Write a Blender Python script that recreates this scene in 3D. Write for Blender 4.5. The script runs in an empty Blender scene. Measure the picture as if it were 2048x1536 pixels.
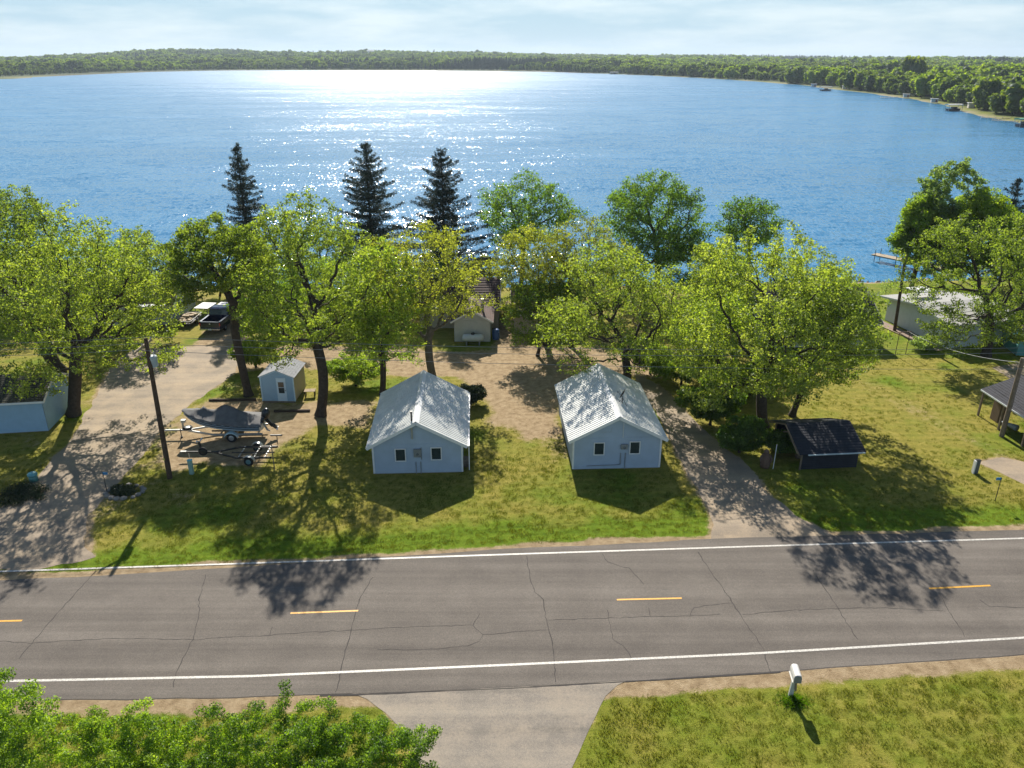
import bpy, math, random
import numpy as np
from mathutils import Vector, Matrix
R = math.radians
random.seed(7)
rng = np.random.default_rng(11)
scene = bpy.context.scene
col = scene.collection

# ------------------------------------------------------------------ camera, sky, sun, exposure
CAM_H = 23.0
F_PX = 1560.0                       # focal length in pixels of a 2048 px wide frame
PITCH = math.atan(656 / F_PX)
cam_d = bpy.data.cameras.new('camera')
cam_d.sensor_width = 36
cam_d.lens = 36 * F_PX / 2048
cam_d.clip_start = 0.5
cam_d.clip_end = 60000
cam = bpy.data.objects.new('camera', cam_d)
cam.location = (0, 0, CAM_H)
cam.rotation_euler = (math.pi / 2 - PITCH, 0, 0)
col.objects.link(cam)
scene.camera = cam

SUN_EL, SUN_AZ = R(37), R(-8)       # azimuth measured from +Y towards +X
SUN_STRENGTH, SKY_STRENGTH, EXPOSURE = 5.0, 0.064, 0.74
world = bpy.data.worlds.new('World')
scene.world = world
world.use_nodes = True
wn, wl = world.node_tree.nodes, world.node_tree.links
wn.clear()
sky = wn.new('ShaderNodeTexSky'); sky.sky_type = 'NISHITA'; sky.sun_disc = False
sky.sun_elevation = SUN_EL; sky.sun_rotation = SUN_AZ
sky.air_density = 1.0; sky.dust_density = 0.2; sky.ozone_density = 2.0; sky.altitude = 400
tc = wn.new('ShaderNodeTexCoord')
mp = wn.new('ShaderNodeMapping'); mp.inputs['Scale'].default_value = (1.3, 1.3, 8.0)
nz = wn.new('ShaderNodeTexNoise'); nz.inputs['Scale'].default_value = 3.2; nz.inputs['Detail'].default_value = 7; nz.inputs['Roughness'].default_value = 0.6
# thin high haze: dense toward the horizon all the way round, clearing to blue overhead, with faint cloud structure
sep = wn.new('ShaderNodeSeparateXYZ')
hv = wn.new('ShaderNodeMapRange'); hv.inputs['From Min'].default_value = 0.0; hv.inputs['From Max'].default_value = 0.55; hv.inputs['To Min'].default_value = 0.93; hv.inputs['To Max'].default_value = 0.0
cl_ = wn.new('ShaderNodeValToRGB'); cl_.color_ramp.elements[0].position = 0.42; cl_.color_ramp.elements[1].position = 0.62
cl_.color_ramp.elements[0].color = (4.0, 6.1, 7.7, 1); cl_.color_ramp.elements[1].color = (7.2, 8.5, 9.3, 1)
mxc = wn.new('ShaderNodeMixRGB')
bg = wn.new('ShaderNodeBackground'); bg.inputs['Strength'].default_value = SKY_STRENGTH
wo = wn.new('ShaderNodeOutputWorld')
wl.new(tc.outputs['Generated'], mp.inputs['Vector']); wl.new(mp.outputs['Vector'], nz.inputs['Vector'])
wl.new(tc.outputs['Generated'], sep.inputs[0]); wl.new(sep.outputs['Z'], hv.inputs['Value'])
wl.new(nz.outputs['Fac'], cl_.inputs['Fac']); wl.new(hv.outputs[0], mxc.inputs['Fac'])
wl.new(sky.outputs['Color'], mxc.inputs['Color1']); wl.new(cl_.outputs['Color'], mxc.inputs['Color2']); wl.new(mxc.outputs['Color'], bg.inputs['Color'])
wl.new(bg.outputs['Background'], wo.inputs['Surface'])

sun_vec = Vector((math.sin(SUN_AZ) * math.cos(SUN_EL), math.cos(SUN_AZ) * math.cos(SUN_EL), math.sin(SUN_EL)))
sd_ = bpy.data.lights.new('sun', 'SUN'); sd_.energy = SUN_STRENGTH; sd_.angle = R(0.53); sd_.color = (1.0, 0.93, 0.82)
sun = bpy.data.objects.new('sun', sd_); sun.rotation_euler = sun_vec.to_track_quat('Z', 'Y').to_euler(); col.objects.link(sun)

scene.view_settings.view_transform = 'Standard'
scene.view_settings.look = 'None'
scene.view_settings.exposure = EXPOSURE
scene.view_settings.gamma = 1
scene.view_settings.use_curve_mapping = False
scene.render.engine = 'CYCLES'
scene.cycles.use_denoising = True
scene.cycles.max_bounces = 6
scene.cycles.transparent_max_bounces = 8
scene.cycles.diffuse_bounces = 3
scene.cycles.sample_clamp_indirect = 6
scene.cycles.caustics_reflective = False
scene.cycles.caustics_refractive = False

# ------------------------------------------------------------------ surveying helpers
cP, sP = math.cos(PITCH), math.sin(PITCH)
def G(px, py, z=0.0):
    """ground (height z) position seen at a photograph pixel"""
    u = (px - 1024) / F_PX; v = (768 - py) / F_PX
    dy = cP + v * sP; dz = -sP + v * cP
    t = (z - CAM_H) / dz
    return Vector((u * t, dy * t, z))
def Z(px, py, Y):
    """position at depth Y seen at a photograph pixel"""
    u = (px - 1024) / F_PX; v = (768 - py) / F_PX
    dy = cP + v * sP; dz = -sP + v * cP
    t = Y / dy
    return Vector((u * t, Y, CAM_H + dz * t))

# ------------------------------------------------------------------ materials
def new_mat(name):
    m = bpy.data.materials.new(name); m.use_nodes = True
    n = m.node_tree.nodes; n.clear()
    out = n.new('ShaderNodeOutputMaterial')
    return m, n, m.node_tree.links, out
def ramp(n, stops):
    r = n.new('ShaderNodeValToRGB'); cr = r.color_ramp
    while len(cr.elements) < len(stops): cr.elements.new(0.5)
    for e, (p, c) in zip(cr.elements, stops):
        e.position = p; e.color = (c[0], c[1], c[2], 1)
    return r
def noise(n, l, scale, detail=5, rough=0.6, vec=None, dist=0.0, dim='3D'):
    t = n.new('ShaderNodeTexNoise'); t.inputs['Scale'].default_value = scale
    t.inputs['Detail'].default_value = detail; t.inputs['Roughness'].default_value = rough
    t.inputs['Distortion'].default_value = dist
    if vec is not None: l.new(vec, t.inputs['Vector'])
    return t
def mix(n, l, fac, a, b, mode='MIX'):
    m = n.new('ShaderNodeMixRGB'); m.blend_type = mode
    for s, x in ((m.inputs['Fac'], fac), (m.inputs['Color1'], a), (m.inputs['Color2'], b)):
        if isinstance(x, (int, float)): s.default_value = x
        elif isinstance(x, tuple): s.default_value = (x[0], x[1], x[2], 1)
        else: l.new(x, s)
    return m.outputs['Color']
def math_(n, l, op, a, b=None, clamp=False):
    m = n.new('ShaderNodeMath'); m.operation = op; m.use_clamp = clamp
    for s, x in zip(m.inputs, (a, b)):
        if x is None: continue
        if isinstance(x, (int, float)): s.default_value = x
        else: l.new(x, s)
    return m.outputs[0]
_mats = {}
def M(name, c, rough=0.7, metal=0.0, var=0.18, scale=3.0, bump=0.0, bscale=40.0, spec=0.5, dirt=None):
    """plain surface with worn, uneven colour"""
    if name in _mats: return _mats[name]
    m, n, l, out = new_mat(name)
    b = n.new('ShaderNodeBsdfPrincipled')
    geo = n.new('ShaderNodeNewGeometry')
    t = noise(n, l, scale, 6, 0.65, geo.outputs['Position'])
    lo = tuple(x * (1 - var) for x in c); hi = tuple(min(1, x * (1 + var * 0.7)) for x in c)
    r = ramp(n, [(0.3, lo), (0.7, hi)]); l.new(t.outputs['Fac'], r.inputs['Fac'])
    cc = r.outputs['Color']
    if dirt:
        t2 = noise(n, l, scale * 2.3, 7, 0.7, geo.outputs['Position'])
        r2 = ramp(n, [(0.5, (0, 0, 0)), (0.75, (0.6, 0.6, 0.6))]); l.new(t2.outputs['Fac'], r2.inputs['Fac'])
        cc = mix(n, l, r2.outputs['Color'], cc, dirt)
    l.new(cc, b.inputs['Base Color'])
    b.inputs['Roughness'].default_value = rough; b.inputs['Metallic'].default_value = metal
    b.inputs['Specular IOR Level'].default_value = spec
    if bump:
        t3 = noise(n, l, bscale, 4, 0.6, geo.outputs['Position'])
        bp = n.new('ShaderNodeBump'); bp.inputs['Strength'].default_value = bump; bp.inputs['Distance'].default_value = 0.02
        l.new(t3.outputs['Fac'], bp.inputs['Height']); l.new(bp.outputs['Normal'], b.inputs['Normal'])
    l.new(b.outputs[0], out.inputs['Surface'])
    _mats[name] = m
    return m
def leaf_mat(name, dark, mid, light, trans=0.5, tcol=None, gloss=0.035, nscale=0.55):
    if name in _mats: return _mats[name]
    m, n, l, out = new_mat(name)
    at = n.new('ShaderNodeAttribute'); at.attribute_name = 'var'
    geo = n.new('ShaderNodeNewGeometry')
    t = noise(n, l, nscale, 3, 0.6, geo.outputs['Position'])
    f = math_(n, l, 'ADD', math_(n, l, 'MULTIPLY', at.outputs['Fac'], 0.55), math_(n, l, 'MULTIPLY', t.outputs['Fac'], 0.45))
    oi = n.new('ShaderNodeObjectInfo'); f = math_(n, l, 'ADD', f, math_(n, l, 'MULTIPLY', math_(n, l, 'SUBTRACT', oi.outputs['Random'], 0.5), 0.26))
    r = ramp(n, [(0.18, dark), (0.5, mid), (0.82, light)]); l.new(f, r.inputs['Fac'])
    d = n.new('ShaderNodeBsdfDiffuse'); l.new(r.outputs['Color'], d.inputs['Color'])
    tr = n.new('ShaderNodeBsdfTranslucent')
    l.new(mix(n, l, 1.0, r.outputs['Color'], tcol or (3.2, 3.2, 1.0), 'MULTIPLY'), tr.inputs['Color'])
    ms = n.new('ShaderNodeMixShader'); ms.inputs[0].default_value = trans
    l.new(d.outputs[0], ms.inputs[1]); l.new(tr.outputs[0], ms.inputs[2])
    g = n.new('ShaderNodeBsdfGlossy'); g.inputs['Roughness'].default_value = 0.55; g.inputs['Color'].default_value = (0.7, 0.75, 0.8, 1)
    ms2 = n.new('ShaderNodeMixShader'); ms2.inputs[0].default_value = gloss
    l.new(ms.outputs[0], ms2.inputs[1]); l.new(g.outputs[0], ms2.inputs[2])
    l.new(ms2.outputs[0], out.inputs['Surface'])
    _mats[name] = m
    return m

white_trim = M('white_trim', (0.74, 0.75, 0.76), 0.5, var=0.08)
siding_m = M('siding', (0.36, 0.45, 0.56), 0.6, var=0.10, scale=1.2)
siding_blue = M('siding_pale_blue', (0.28, 0.44, 0.58), 0.6, var=0.08, scale=2)
metal_roof = M('metal_roof', (0.68, 0.69, 0.66), 0.5, 0.0, var=0.14, scale=1.3, dirt=(0.46, 0.46, 0.42))
glass_m = M('window_glass', (0.03, 0.045, 0.05), 0.08, var=0.3, spec=0.8)
dark_metal = M('dark_metal', (0.03, 0.032, 0.035), 0.45, 0.3, var=0.3)
grey_metal = M('grey_metal', (0.30, 0.32, 0.34), 0.45, 0.4, var=0.2)
galv = M('galvanised', (0.50, 0.52, 0.53), 0.4, 0.6, var=0.2)
wood_pole = M('pole_wood', (0.085, 0.05, 0.03), 0.9, var=0.4, scale=5, bump=0.5)
wood_grey = M('weathered_wood', (0.22, 0.17, 0.12), 0.9, var=0.35, scale=4, bump=0.5)
wood_light = M('light_wood', (0.42, 0.33, 0.22), 0.85, var=0.25, scale=5, bump=0.4)
bark_m = M('bark', (0.055, 0.042, 0.032), 0.95, var=0.5, scale=6, bump=0.8, bscale=25)
bark_pale = M('bark_pale', (0.12, 0.10, 0.08), 0.95, var=0.4, scale=6, bump=0.8, bscale=25)
rubber = M('rubber', (0.018, 0.018, 0.018), 0.8, var=0.2)
concrete = M('concrete', (0.34, 0.31, 0.27), 0.9, var=0.2, scale=2, bump=0.4)
black_shingle = M('black_shingle', (0.020, 0.022, 0.032), 0.85, var=0.5, scale=2.5, bump=0.5)
brown_shingle = M('brown_shingle', (0.085, 0.052, 0.038), 0.9, var=0.4, scale=2, bump=0.5, dirt=(0.06, 0.07, 0.03))
rust_roof = M('rust_brown_roof', (0.075, 0.035, 0.025), 0.7, var=0.4, scale=1.5)
tan_wall = M('tan_wall', (0.42, 0.37, 0.28), 0.8, var=0.1)
grey_wall = M('grey_wall', (0.50, 0.51, 0.48), 0.75, var=0.1)
white_wall = M('white_wall', (0.62, 0.68, 0.72), 0.7, var=0.07)
teal_wall = M('teal_wall', (0.10, 0.30, 0.30), 0.7, var=0.15)
rock_m = M('rock', (0.26, 0.24, 0.21), 0.9, var=0.45, scale=2.2, bump=0.6)
cloth_dark = M('boat_cover_cloth', (0.13, 0.13, 0.135), 0.85, var=0.3, scale=2.5, bump=0.3, bscale=9)
tank_m = M('tank_paint', (0.55, 0.60, 0.60), 0.45, var=0.1)
blue_plastic = M('blue_plastic', (0.03, 0.10, 0.30), 0.5, var=0.15)
sign_blue = M('sign_blue', (0.02, 0.22, 0.50), 0.4, var=0.1)
green_box = M('green_box_paint', (0.10, 0.28, 0.27), 0.5, var=0.12)
green_box_pale = M('pale_green_box_paint', (0.30, 0.46, 0.40), 0.55, var=0.15)
cable_m = M('cable', (0.30, 0.31, 0.32), 0.4, 0.5, var=0.1)

# ------------------------------------------------------------------ mesh builder
class MB:
    def __init__(s): s.v = []; s.f = []
    def add(s, vs, fs):
        o = len(s.v); s.v += [tuple(x) for x in vs]; s.f += [tuple(i + o for i in f) for f in fs]; return s
    def box(s, c, d, rz=0.0, mat=None):
        hx, hy, hz = d[0] / 2, d[1] / 2, d[2] / 2
        vs = [Vector((x, y, z)) for z in (-hz, hz) for y in (-hy, hy) for x in (-hx, hx)]
        if mat is not None: vs = [mat @ v for v in vs]
        elif rz: vs = [Matrix.Rotation(rz, 3, 'Z') @ v for v in vs]
        vs = [v + Vector(c) for v in vs]
        return s.add(vs, [(0, 2, 3, 1), (4, 5, 7, 6), (0, 1, 5, 4), (2, 6, 7, 3), (0, 4, 6, 2), (1, 3, 7, 5)])
    def beam(s, a, b, w, h):
        a, b = Vector(a), Vector(b); d = (b - a); L = d.length; d.normalize()
        up = Vector((0, 0, 1)) if abs(d.z) < 0.95 else Vector((0, 1, 0))
        x = d.cross(up).normalized(); y = x.cross(d)
        vs = []
        for p in (a, b):
            for sx, sy in ((-1, -1), (1, -1), (1, 1), (-1, 1)): vs.append(p + x * sx * w / 2 + y * sy * h / 2)
        return s.add(vs, [(3, 2, 1, 0), (4, 5, 6, 7), (0, 1, 5, 4), (1, 2, 6, 5), (2, 3, 7, 6), (3, 0, 4, 7)])
    def tube(s, pts, rad, n=8, cap=True):
        pts = [Vector(p) for p in pts]
        if not isinstance(rad, (list, tuple)): rad = [rad] * len(pts)
        o = len(s.v); ref = None
        for i, p in enumerate(pts):
            d = (pts[min(i + 1, len(pts) - 1)] - pts[max(i - 1, 0)]).normalized()
            if ref is None: ref = Vector((1, 0, 0)) if abs(d.x) < 0.8 else Vector((0, 1, 0))
            x = (ref - d * ref.dot(d)).normalized(); y = d.cross(x); ref = x
            for k in range(n):
                a = 2 * math.pi * k / n
                s.v.append(tuple(p + (x * math.cos(a) + y * math.sin(a)) * rad[i]))
        for i in range(len(pts) - 1):
            for k in range(n):
                a = o + i * n + k; b = o + i * n + (k + 1) % n
                s.f.append((a, b, b + n, a + n))
        if cap:
            s.f.append(tuple(o + k for k in reversed(range(n)))); e = o + (len(pts) - 1) * n
            s.f.append(tuple(e + k for k in range(n)))
        return s
    def prism(s, poly, axis, a, b):
        """poly 2D points extruded along axis between a and b"""
        n = len(poly)
        def P(u, v, w):
            return {'x': (w, u, v), 'y': (u, w, v), 'z': (u, v, w)}[axis]
        vs = [P(u, v, a) for u, v in poly] + [P(u, v, b) for u, v in poly]
        fs = [tuple(reversed(range(n))), tuple(range(n, 2 * n))] + [(i, (i + 1) % n, n + (i + 1) % n, n + i) for i in range(n)]
        return s.add(vs, fs)
    def grid(s, rows):
        o = len(s.v); m = len(rows[0])
        for r in rows: s.v += [tuple(p) for p in r]
        for i in range(len(rows) - 1):
            for j in range(m - 1):
                a = o + i * m + j
                s.f.append((a, a + 1, a + m + 1, a + m))
        return s
    def torus(s, c, R0, r, axis='x', n=20, k=8):
        o = len(s.v); c = Vector(c)
        for i in range(n):
            a = 2 * math.pi * i / n
            for j in range(k):
                b = 2 * math.pi * j / k
                rr = R0 + r * math.cos(b); w = r * 0.95 * math.sin(b)
                p = {'x': (w, rr * math.cos(a), rr * math.sin(a)), 'z': (rr * math.cos(a), rr * math.sin(a), w), 'y': (rr * math.cos(a), w, rr * math.sin(a))}[axis]
                s.v.append(tuple(c + Vector(p)))
        for i in range(n):
            for j in range(k):
                s.f.append((o + i * k + j, o + i * k + (j + 1) % k, o + ((i + 1) % n) * k + (j + 1) % k, o + ((i + 1) % n) * k + j))
        return s
    def mesh(s, name, mat, smooth=False):
        me = bpy.data.meshes.new(name); me.from_pydata(s.v, [], s.f); me.materials.append(mat)
        import bmesh
        bm = bmesh.new(); bm.from_mesh(me); bmesh.ops.recalc_face_normals(bm, faces=bm.faces); bm.to_mesh(me); bm.free()
        if smooth:
            me.polygons.foreach_set('use_smooth', [True] * len(me.polygons))
        me.update(); return me
    def build(s, name, mat, parent=None, smooth=False, bevel=0.0):
        o = bpy.data.objects.new(name, s.mesh(name, mat, smooth)); col.objects.link(o)
        if parent is not None: o.parent = parent
        if bevel:
            b = o.modifiers.new('bevel', 'BEVEL'); b.width = bevel; b.segments = 2; b.limit_method = 'ANGLE'
        return o
def tag(o, label, cat, group=None, kind=None):
    if label: o['label'] = label
    if cat: o['category'] = cat
    if group: o['group'] = group
    if kind: o['kind'] = kind
    return o
def thing(name, label, cat, loc, rz=0.0, group=None):
    o = bpy.data.objects.new(name, None); col.objects.link(o)
    o.location = loc; o.rotation_euler = (0, 0, rz); o.empty_display_size = 0.3
    return tag(o, label, cat, group)
def struct(o, label=None):
    o['kind'] = 'structure'
    if label: o['label'] = label
    return o
def copy_tree(o, parent=None):
    c = o.copy(); col.objects.link(c)
    if parent is not None:
        c.parent = parent; c.matrix_parent_inverse = o.matrix_parent_inverse.copy()
    for ch in list(o.children): copy_tree(ch, c)
    return c
def mesh_from_np(name, verts, faces, mat, attrs=None, smooth=False):
    """faces: (n,k) int array"""
    me = bpy.data.meshes.new(name)
    nv, nf, k = len(verts), len(faces), faces.shape[1]
    me.vertices.add(nv); me.vertices.foreach_set('co', np.asarray(verts, np.float32).ravel())
    me.loops.add(nf * k); me.loops.foreach_set('vertex_index', np.asarray(faces, np.int32).ravel())
    me.polygons.add(nf); me.polygons.foreach_set('loop_start', np.arange(0, nf * k, k, dtype=np.int32))
    me.polygons.foreach_set('loop_total', np.full(nf, k, np.int32))
    if smooth: me.polygons.foreach_set('use_smooth', np.ones(nf, bool))
    me.materials.append(mat)
    me.update(calc_edges=True); me.validate()
    for an, (dom, vals) in (attrs or {}).items():
        a = me.attributes.new(an, 'FLOAT', dom); a.data.foreach_set('value', np.asarray(vals, np.float32))
    return me

# ------------------------------------------------------------------ lake outline and ground
LAKE_Z = -0.8
far_px = [(2048, 248), (2010, 241), (1950, 229), (1890, 211), (1830, 199), (1740, 187), (1680, 180), (1600, 170), (1500, 162), (1400, 156),
          (1300, 151), (1200, 147), (1100, 144), (950, 141.5), (700, 140.5), (550, 140.5), (400, 141.5), (300, 144), (200, 148), (100, 153), (0, 158.5)]
lake = [(-340, 150), (-200, 96), (-120, 88), (-60, 84.5), (-30, 82.6), (-16, 82.3), (-2, 83.4), (12, 84.5), (24, 85.4), (38, 85.8), (48, 86.5), (60, 88.5), (85, 93), (130, 110), (190, 160), (232, 230)]
lake += [tuple(G(x, y, LAKE_Z)[:2]) for x, y in far_px] + [(-780, 760), (-760, 400), (-520, 220)]
lake = np.array(lake)
def poly_sd(P, poly):
    """signed distance, positive inside"""
    P = np.asarray(P, float); poly = np.asarray(poly, float)
    d = np.full(len(P), 1e18); inside = np.zeros(len(P), bool)
    n = len(poly)
    for i in range(n):
        a, b = poly[i], poly[(i + 1) % n]; e = b - a; w = P - a
        t = np.clip((w @ e) / max(e @ e, 1e-9), 0, 1)
        q = w - t[:, None] * e
        d = np.minimum(d, (q * q).sum(1))
        c = ((a[1] <= P[:, 1]) != (b[1] <= P[:, 1]))
        den = e[1] if abs(e[1]) > 1e-12 else 1e-12
        xi = a[0] + (P[:, 1] - a[1]) * e[0] / den
        inside ^= c & (P[:, 0] < xi)
    d = np.sqrt(d)
    return np.where(inside, d, -d)
def sst(a, b, x):
    t = np.clip((x - a) / (b - a), 0, 1); return t * t * (3 - 2 * t)
def vnoise(x, y, s, seed=0):
    """smooth value noise on numpy arrays"""
    x = np.asarray(x, float) / s; y = np.asarray(y, float) / s
    xi = np.floor(x).astype(np.int64); yi = np.floor(y).astype(np.int64); fx = x - xi; fy = y - yi
    fx = fx * fx * (3 - 2 * fx); fy = fy * fy * (3 - 2 * fy)
    def h(i, j):
        k = (i * 374761393 + j * 668265263 + seed * 974711) & 0x7fffffff
        k = ((k ^ (k >> 13)) * 1274126177) & 0x7fffffff
        return (k ^ (k >> 16)) / 0x7fffffff
    return (h(xi, yi) * (1 - fx) + h(xi + 1, yi) * fx) * (1 - fy) + (h(xi, yi + 1) * (1 - fx) + h(xi + 1, yi + 1) * fx) * fy
def fbm(x, y, s, seed=0, o=3):
    r = 0; a = 1; t = 0
    for i in range(o): r = r + a * vnoise(x, y, s / 2 ** i, seed + i * 17); t += a; a *= 0.5
    return r / t
def height(P):
    x, y = P[:, 0], P[:, 1]
    sd = -poly_sd(P, lake)
    sd = sd + (fbm(x, y, 3.0, 5) - 0.5) * 1.6 * (y < 150)
    wdt = 2.4 * np.maximum(1, np.hypot(x, y) / 70)
    z = np.where(sd > 0, LAKE_Z + (0.0 - LAKE_Z) * sst(-0.3, 1, sd / wdt), LAKE_Z - 0.12 + np.maximum(sd / wdt * 0.5, -2.2))
    z = np.where(sd > 0, np.maximum(z, LAKE_Z + 0.0 * sd), z)
    dist = np.hypot(x, y); az = np.degrees(np.arctan2(x, y))
    far = sst(20, 500, sd) * (y > 120)
    z = z + far * 2.6 * fbm(x, y, 260, 3)
    # rolling hills behind the lake
    crest = np.interp(az, [-60, -31.2, -26, -23.2, -20.2, -14, -10.2, -4.2, 2.6, 12.5, 21.8, 31.2, 60], [0, 0, 12, 24, 29, 18, 25, 21, 12, 7, 0, 0, 0])
    hill = sst(1500, 3300, dist) * crest * (0.8 + 0.4 * fbm(x, y, 700, 9)) * sst(50, 900, sd)
    z = z + hill * (y > 0)
    return z, sd

def axis(core0, core1, step, lo, hi, g=1.045):
    a = list(np.arange(core0, core1 + 1e-6, step)); s = step
    while a[-1] < hi: s *= g; a.append(a[-1] + s)
    s = step; b = []
    p = core0
    while p > lo: s *= g * 1.03; p -= s; b.append(p)
    return np.array(b[::-1] + a)
gx = axis(-44, 44, 0.5, -9000, 9000); gy = axis(14, 90, 0.5, -300, 14000)
XX, YY = np.meshgrid(gx, gy)
GP = np.stack([XX.ravel(), YY.ravel()], 1)
gz, gsd = height(GP)

def px_poly(pts, z=0.0): return [tuple(G(x, y, z)[:2]) for x, y in pts]
drive_left = px_poly([(-120, 1135), (60, 1140), (185, 1116), (172, 1075), (178, 1030), (222, 975), (290, 905), (330, 850), (385, 806), (430, 775), (470, 745), (480, 712), (462, 694), (395, 692), (345, 694), (270, 700), (232, 722), (205, 770), (170, 832), (140, 880), (100, 925), (40, 985), (-20, 1030), (-120, 1090)])
lane_mid = px_poly([(440, 694), (560, 690), (700, 690), (830, 698), (900, 712), (1000, 708), (1080, 690), (1190, 700), (1300, 715), (1330, 760), (1240, 745), (1120, 765), (1000, 768), (960, 762), (880, 755), (780, 748), (660, 742), (560, 735), (480, 745)])
dirt_mid = px_poly([(985, 640), (1010, 640), (1060, 700), (1200, 690), (1240, 740), (1130, 775), (1120, 870), (1060, 880), (985, 850), (950, 790), (880, 740), (860, 700), (980, 700)])
dirt_trailer = px_poly([(330, 850), (420, 790), (560, 800), (650, 800), (760, 800), (745, 860), (640, 850), (560, 900), (520, 935), (400, 930), (345, 960), (290, 930)])
drive_right = px_poly([(1270, 745), (1330, 780), (1385, 835), (1440, 885), (1500, 940), (1540, 990), (1590, 1030), (1665, 1070), (1700, 1082), (1420, 1096), (1428, 1050), (1408, 1000), (1370, 935), (1345, 890), (1318, 830), (1285, 790)])
drive_south = px_poly([(700, 1386), (735, 1398), (775, 1425), (805, 1462), (828, 1500), (845, 1545), (855, 1620), (1125, 1620), (1145, 1536), (1168, 1486), (1192, 1435), (1212, 1392), (1235, 1370), (1262, 1358)])
drive_east = px_poly([(1955, 925), (2005, 915), (2110, 940), (2110, 1010), (2048, 968), (2000, 945)])
lane_east = px_poly([(1985, 735), (2060, 722), (2110, 740), (2110, 800), (2030, 765)])
truck_dirt = px_poly([(385, 705), (400, 660), (430, 640), (470, 640), (490, 680), (480, 705)])
path_mid = px_poly([(1000, 600), (1030, 600), (1045, 660), (1065, 705), (1010, 705), (1008, 650)])
x_, y_ = GP[:, 0], GP[:, 1]
near = (np.abs(x_) < 48) & (y_ > 10) & (y_ < 92)
dirt = np.zeros(len(GP)); lush = np.zeros(len(GP))
NP_ = GP[near]; nx, ny = NP_[:, 0], NP_[:, 1]
d = np.zeros(len(NP_))
wob = (fbm(nx, ny, 1.6, 21) - 0.5) * 1.5 + (fbm(nx, ny, 5, 23) - 0.5) * 1.6
for poly, soft, amt in ((drive_left, .5, 1), (lane_mid, .7, 1), (dirt_mid, 1.4, .85), (dirt_trailer, 1.2, .8), (drive_right, .5, 1), (drive_south, .35, 1), (drive_east, .5, 1), (lane_east, .5, 1), (path_mid, .6, 1), (truck_dirt, .9, .75)):
    s_ = poly_sd(NP_, poly) + wob * min(1, soft)
    d = np.maximum(d, amt * sst(-soft, soft, s_))
# road edges (photograph shows a slightly curved road)
NE = [tuple(G(x, y)[:2]) for x, y in [(-300, 1170), (0, 1163), (500, 1133), (1024, 1097), (1500, 1076), (2048, 1060), (2300, 1050)]]
SE = [tuple(G(x, y)[:2]) for x, y in [(-300, 1409), (0, 1402), (400, 1396), (710, 1388), (1024, 1375), (1250, 1362), (1600, 1340), (2048, 1308), (2300, 1288)]]
def yline(pts, x): return np.interp(x, [p[0] for p in pts], [p[1] for p in pts])
def extend(pts, L=900):
    a, b, c, e = pts[0], pts[1], pts[-2], pts[-1]
    s0 = (b[1] - a[1]) / (b[0] - a[0]); s1 = (e[1] - c[1]) / (e[0] - c[0])
    return [(a[0] - L, a[1] - s0 * L)] + pts + [(e[0] + L, e[1] + s1 * L)]
NE, SE = extend(NE), extend(SE)
dn = ny - yline(NE, nx); ds = yline(SE, nx) - ny
d = np.maximum(d, 0.95 * (1 - sst(0.15, 0.75, dn + wob * 0.35)) * (dn > -1))
d = np.maximum(d, 0.95 * (1 - sst(0.55, 1.0, ds + wob * 0.3)) * (ds > -1))
shore = sst(3.2, 1.2, gsd[near] + wob * 0.5)
d = np.maximum(d, 0.8 * shore)
band = np.exp(-((nx - np.interp(ny, [38, 46, 56, 66], [33.5, 29.5, 26.5, 27.5])) / (1.3 + .08 * (ny - 38))) ** 2) * .38 * (ny > 36) * (.5 + fbm(nx, ny, 2.5, 51))
d = np.maximum(d, band)
patch = sst(0.56, 0.74, fbm(nx, ny, 3.2, 31)) * 0.45 * (ny > 36) * (nx < 14)
d = np.maximum(d, patch)
dirt[near] = d
lu = 1.35 * (1 - sst(1.0, 3.6, dn + wob * .6))
lu = np.where(dn < 0, 0.35 + .9 * np.exp(-((-8.2 - dn) / 1.0) ** 2), lu)
lu = np.maximum(lu, 0.6 * sst(0.5, 0.66, fbm(nx, ny, 4.5, 41)))
lu = np.maximum(lu, 0.7 * sst(26, 34, nx) * (ny > 60))
lush[near] = lu
lush[~near] = 0.5
sand = sst(1.0, 0.15, gsd / (2.4 * np.maximum(1, np.hypot(x_, y_) / 260))) * (gsd > -8)
marsh = sst(28, 4, gsd / 2.0) * (y_ > 1100) * (x_ < 120)

gm, n, l, out = new_mat('ground_mat')
b = n.new('ShaderNodeBsdfPrincipled'); b.inputs['Roughness'].default_value = 0.95; b.inputs['Specular IOR Level'].default_value = 0.15
geo = n.new('ShaderNodeNewGeometry'); pos = geo.outputs['Position']
def attr(nm):
    a = n.new('ShaderNodeAttribute'); a.attribute_name = nm; return a.outputs['Fac']
n1 = noise(n, l, 0.35, 6, 0.6, pos); n2 = noise(n, l, 2.2, 6, 0.7, pos); n3 = noise(n, l, 14, 4, 0.75, pos); n4 = noise(n, l, 45, 2, 0.7, pos)
dry = ramp(n, [(0.3, (0.20, 0.19, 0.030)), (0.5, (0.28, 0.25, 0.048)), (0.72, (0.38, 0.32, 0.085))]); l.new(n2.outputs['Fac'], dry.inputs['Fac'])
grn = ramp(n, [(0.3, (0.080, 0.135, 0.006)), (0.5, (0.135, 0.215, 0.009)), (0.72, (0.20, 0.265, 0.022))]); l.new(n2.outputs['Fac'], grn.inputs['Fac'])
lf = math_(n, l, 'ADD', attr('lush'), math_(n, l, 'MULTIPLY', math_(n, l, 'SUBTRACT', n1.outputs['Fac'], 0.5), 2.6), True)
g0 = mix(n, l, lf, dry.outputs['Color'], grn.outputs['Color'])
bl = ramp(n, [(0.25, (0.45, 0.5, 0.4)), (0.5, (1, 1, 1)), (0.8, (1.5, 1.4, 1.3))]); l.new(n3.outputs['Fac'], bl.inputs['Fac'])
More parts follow.
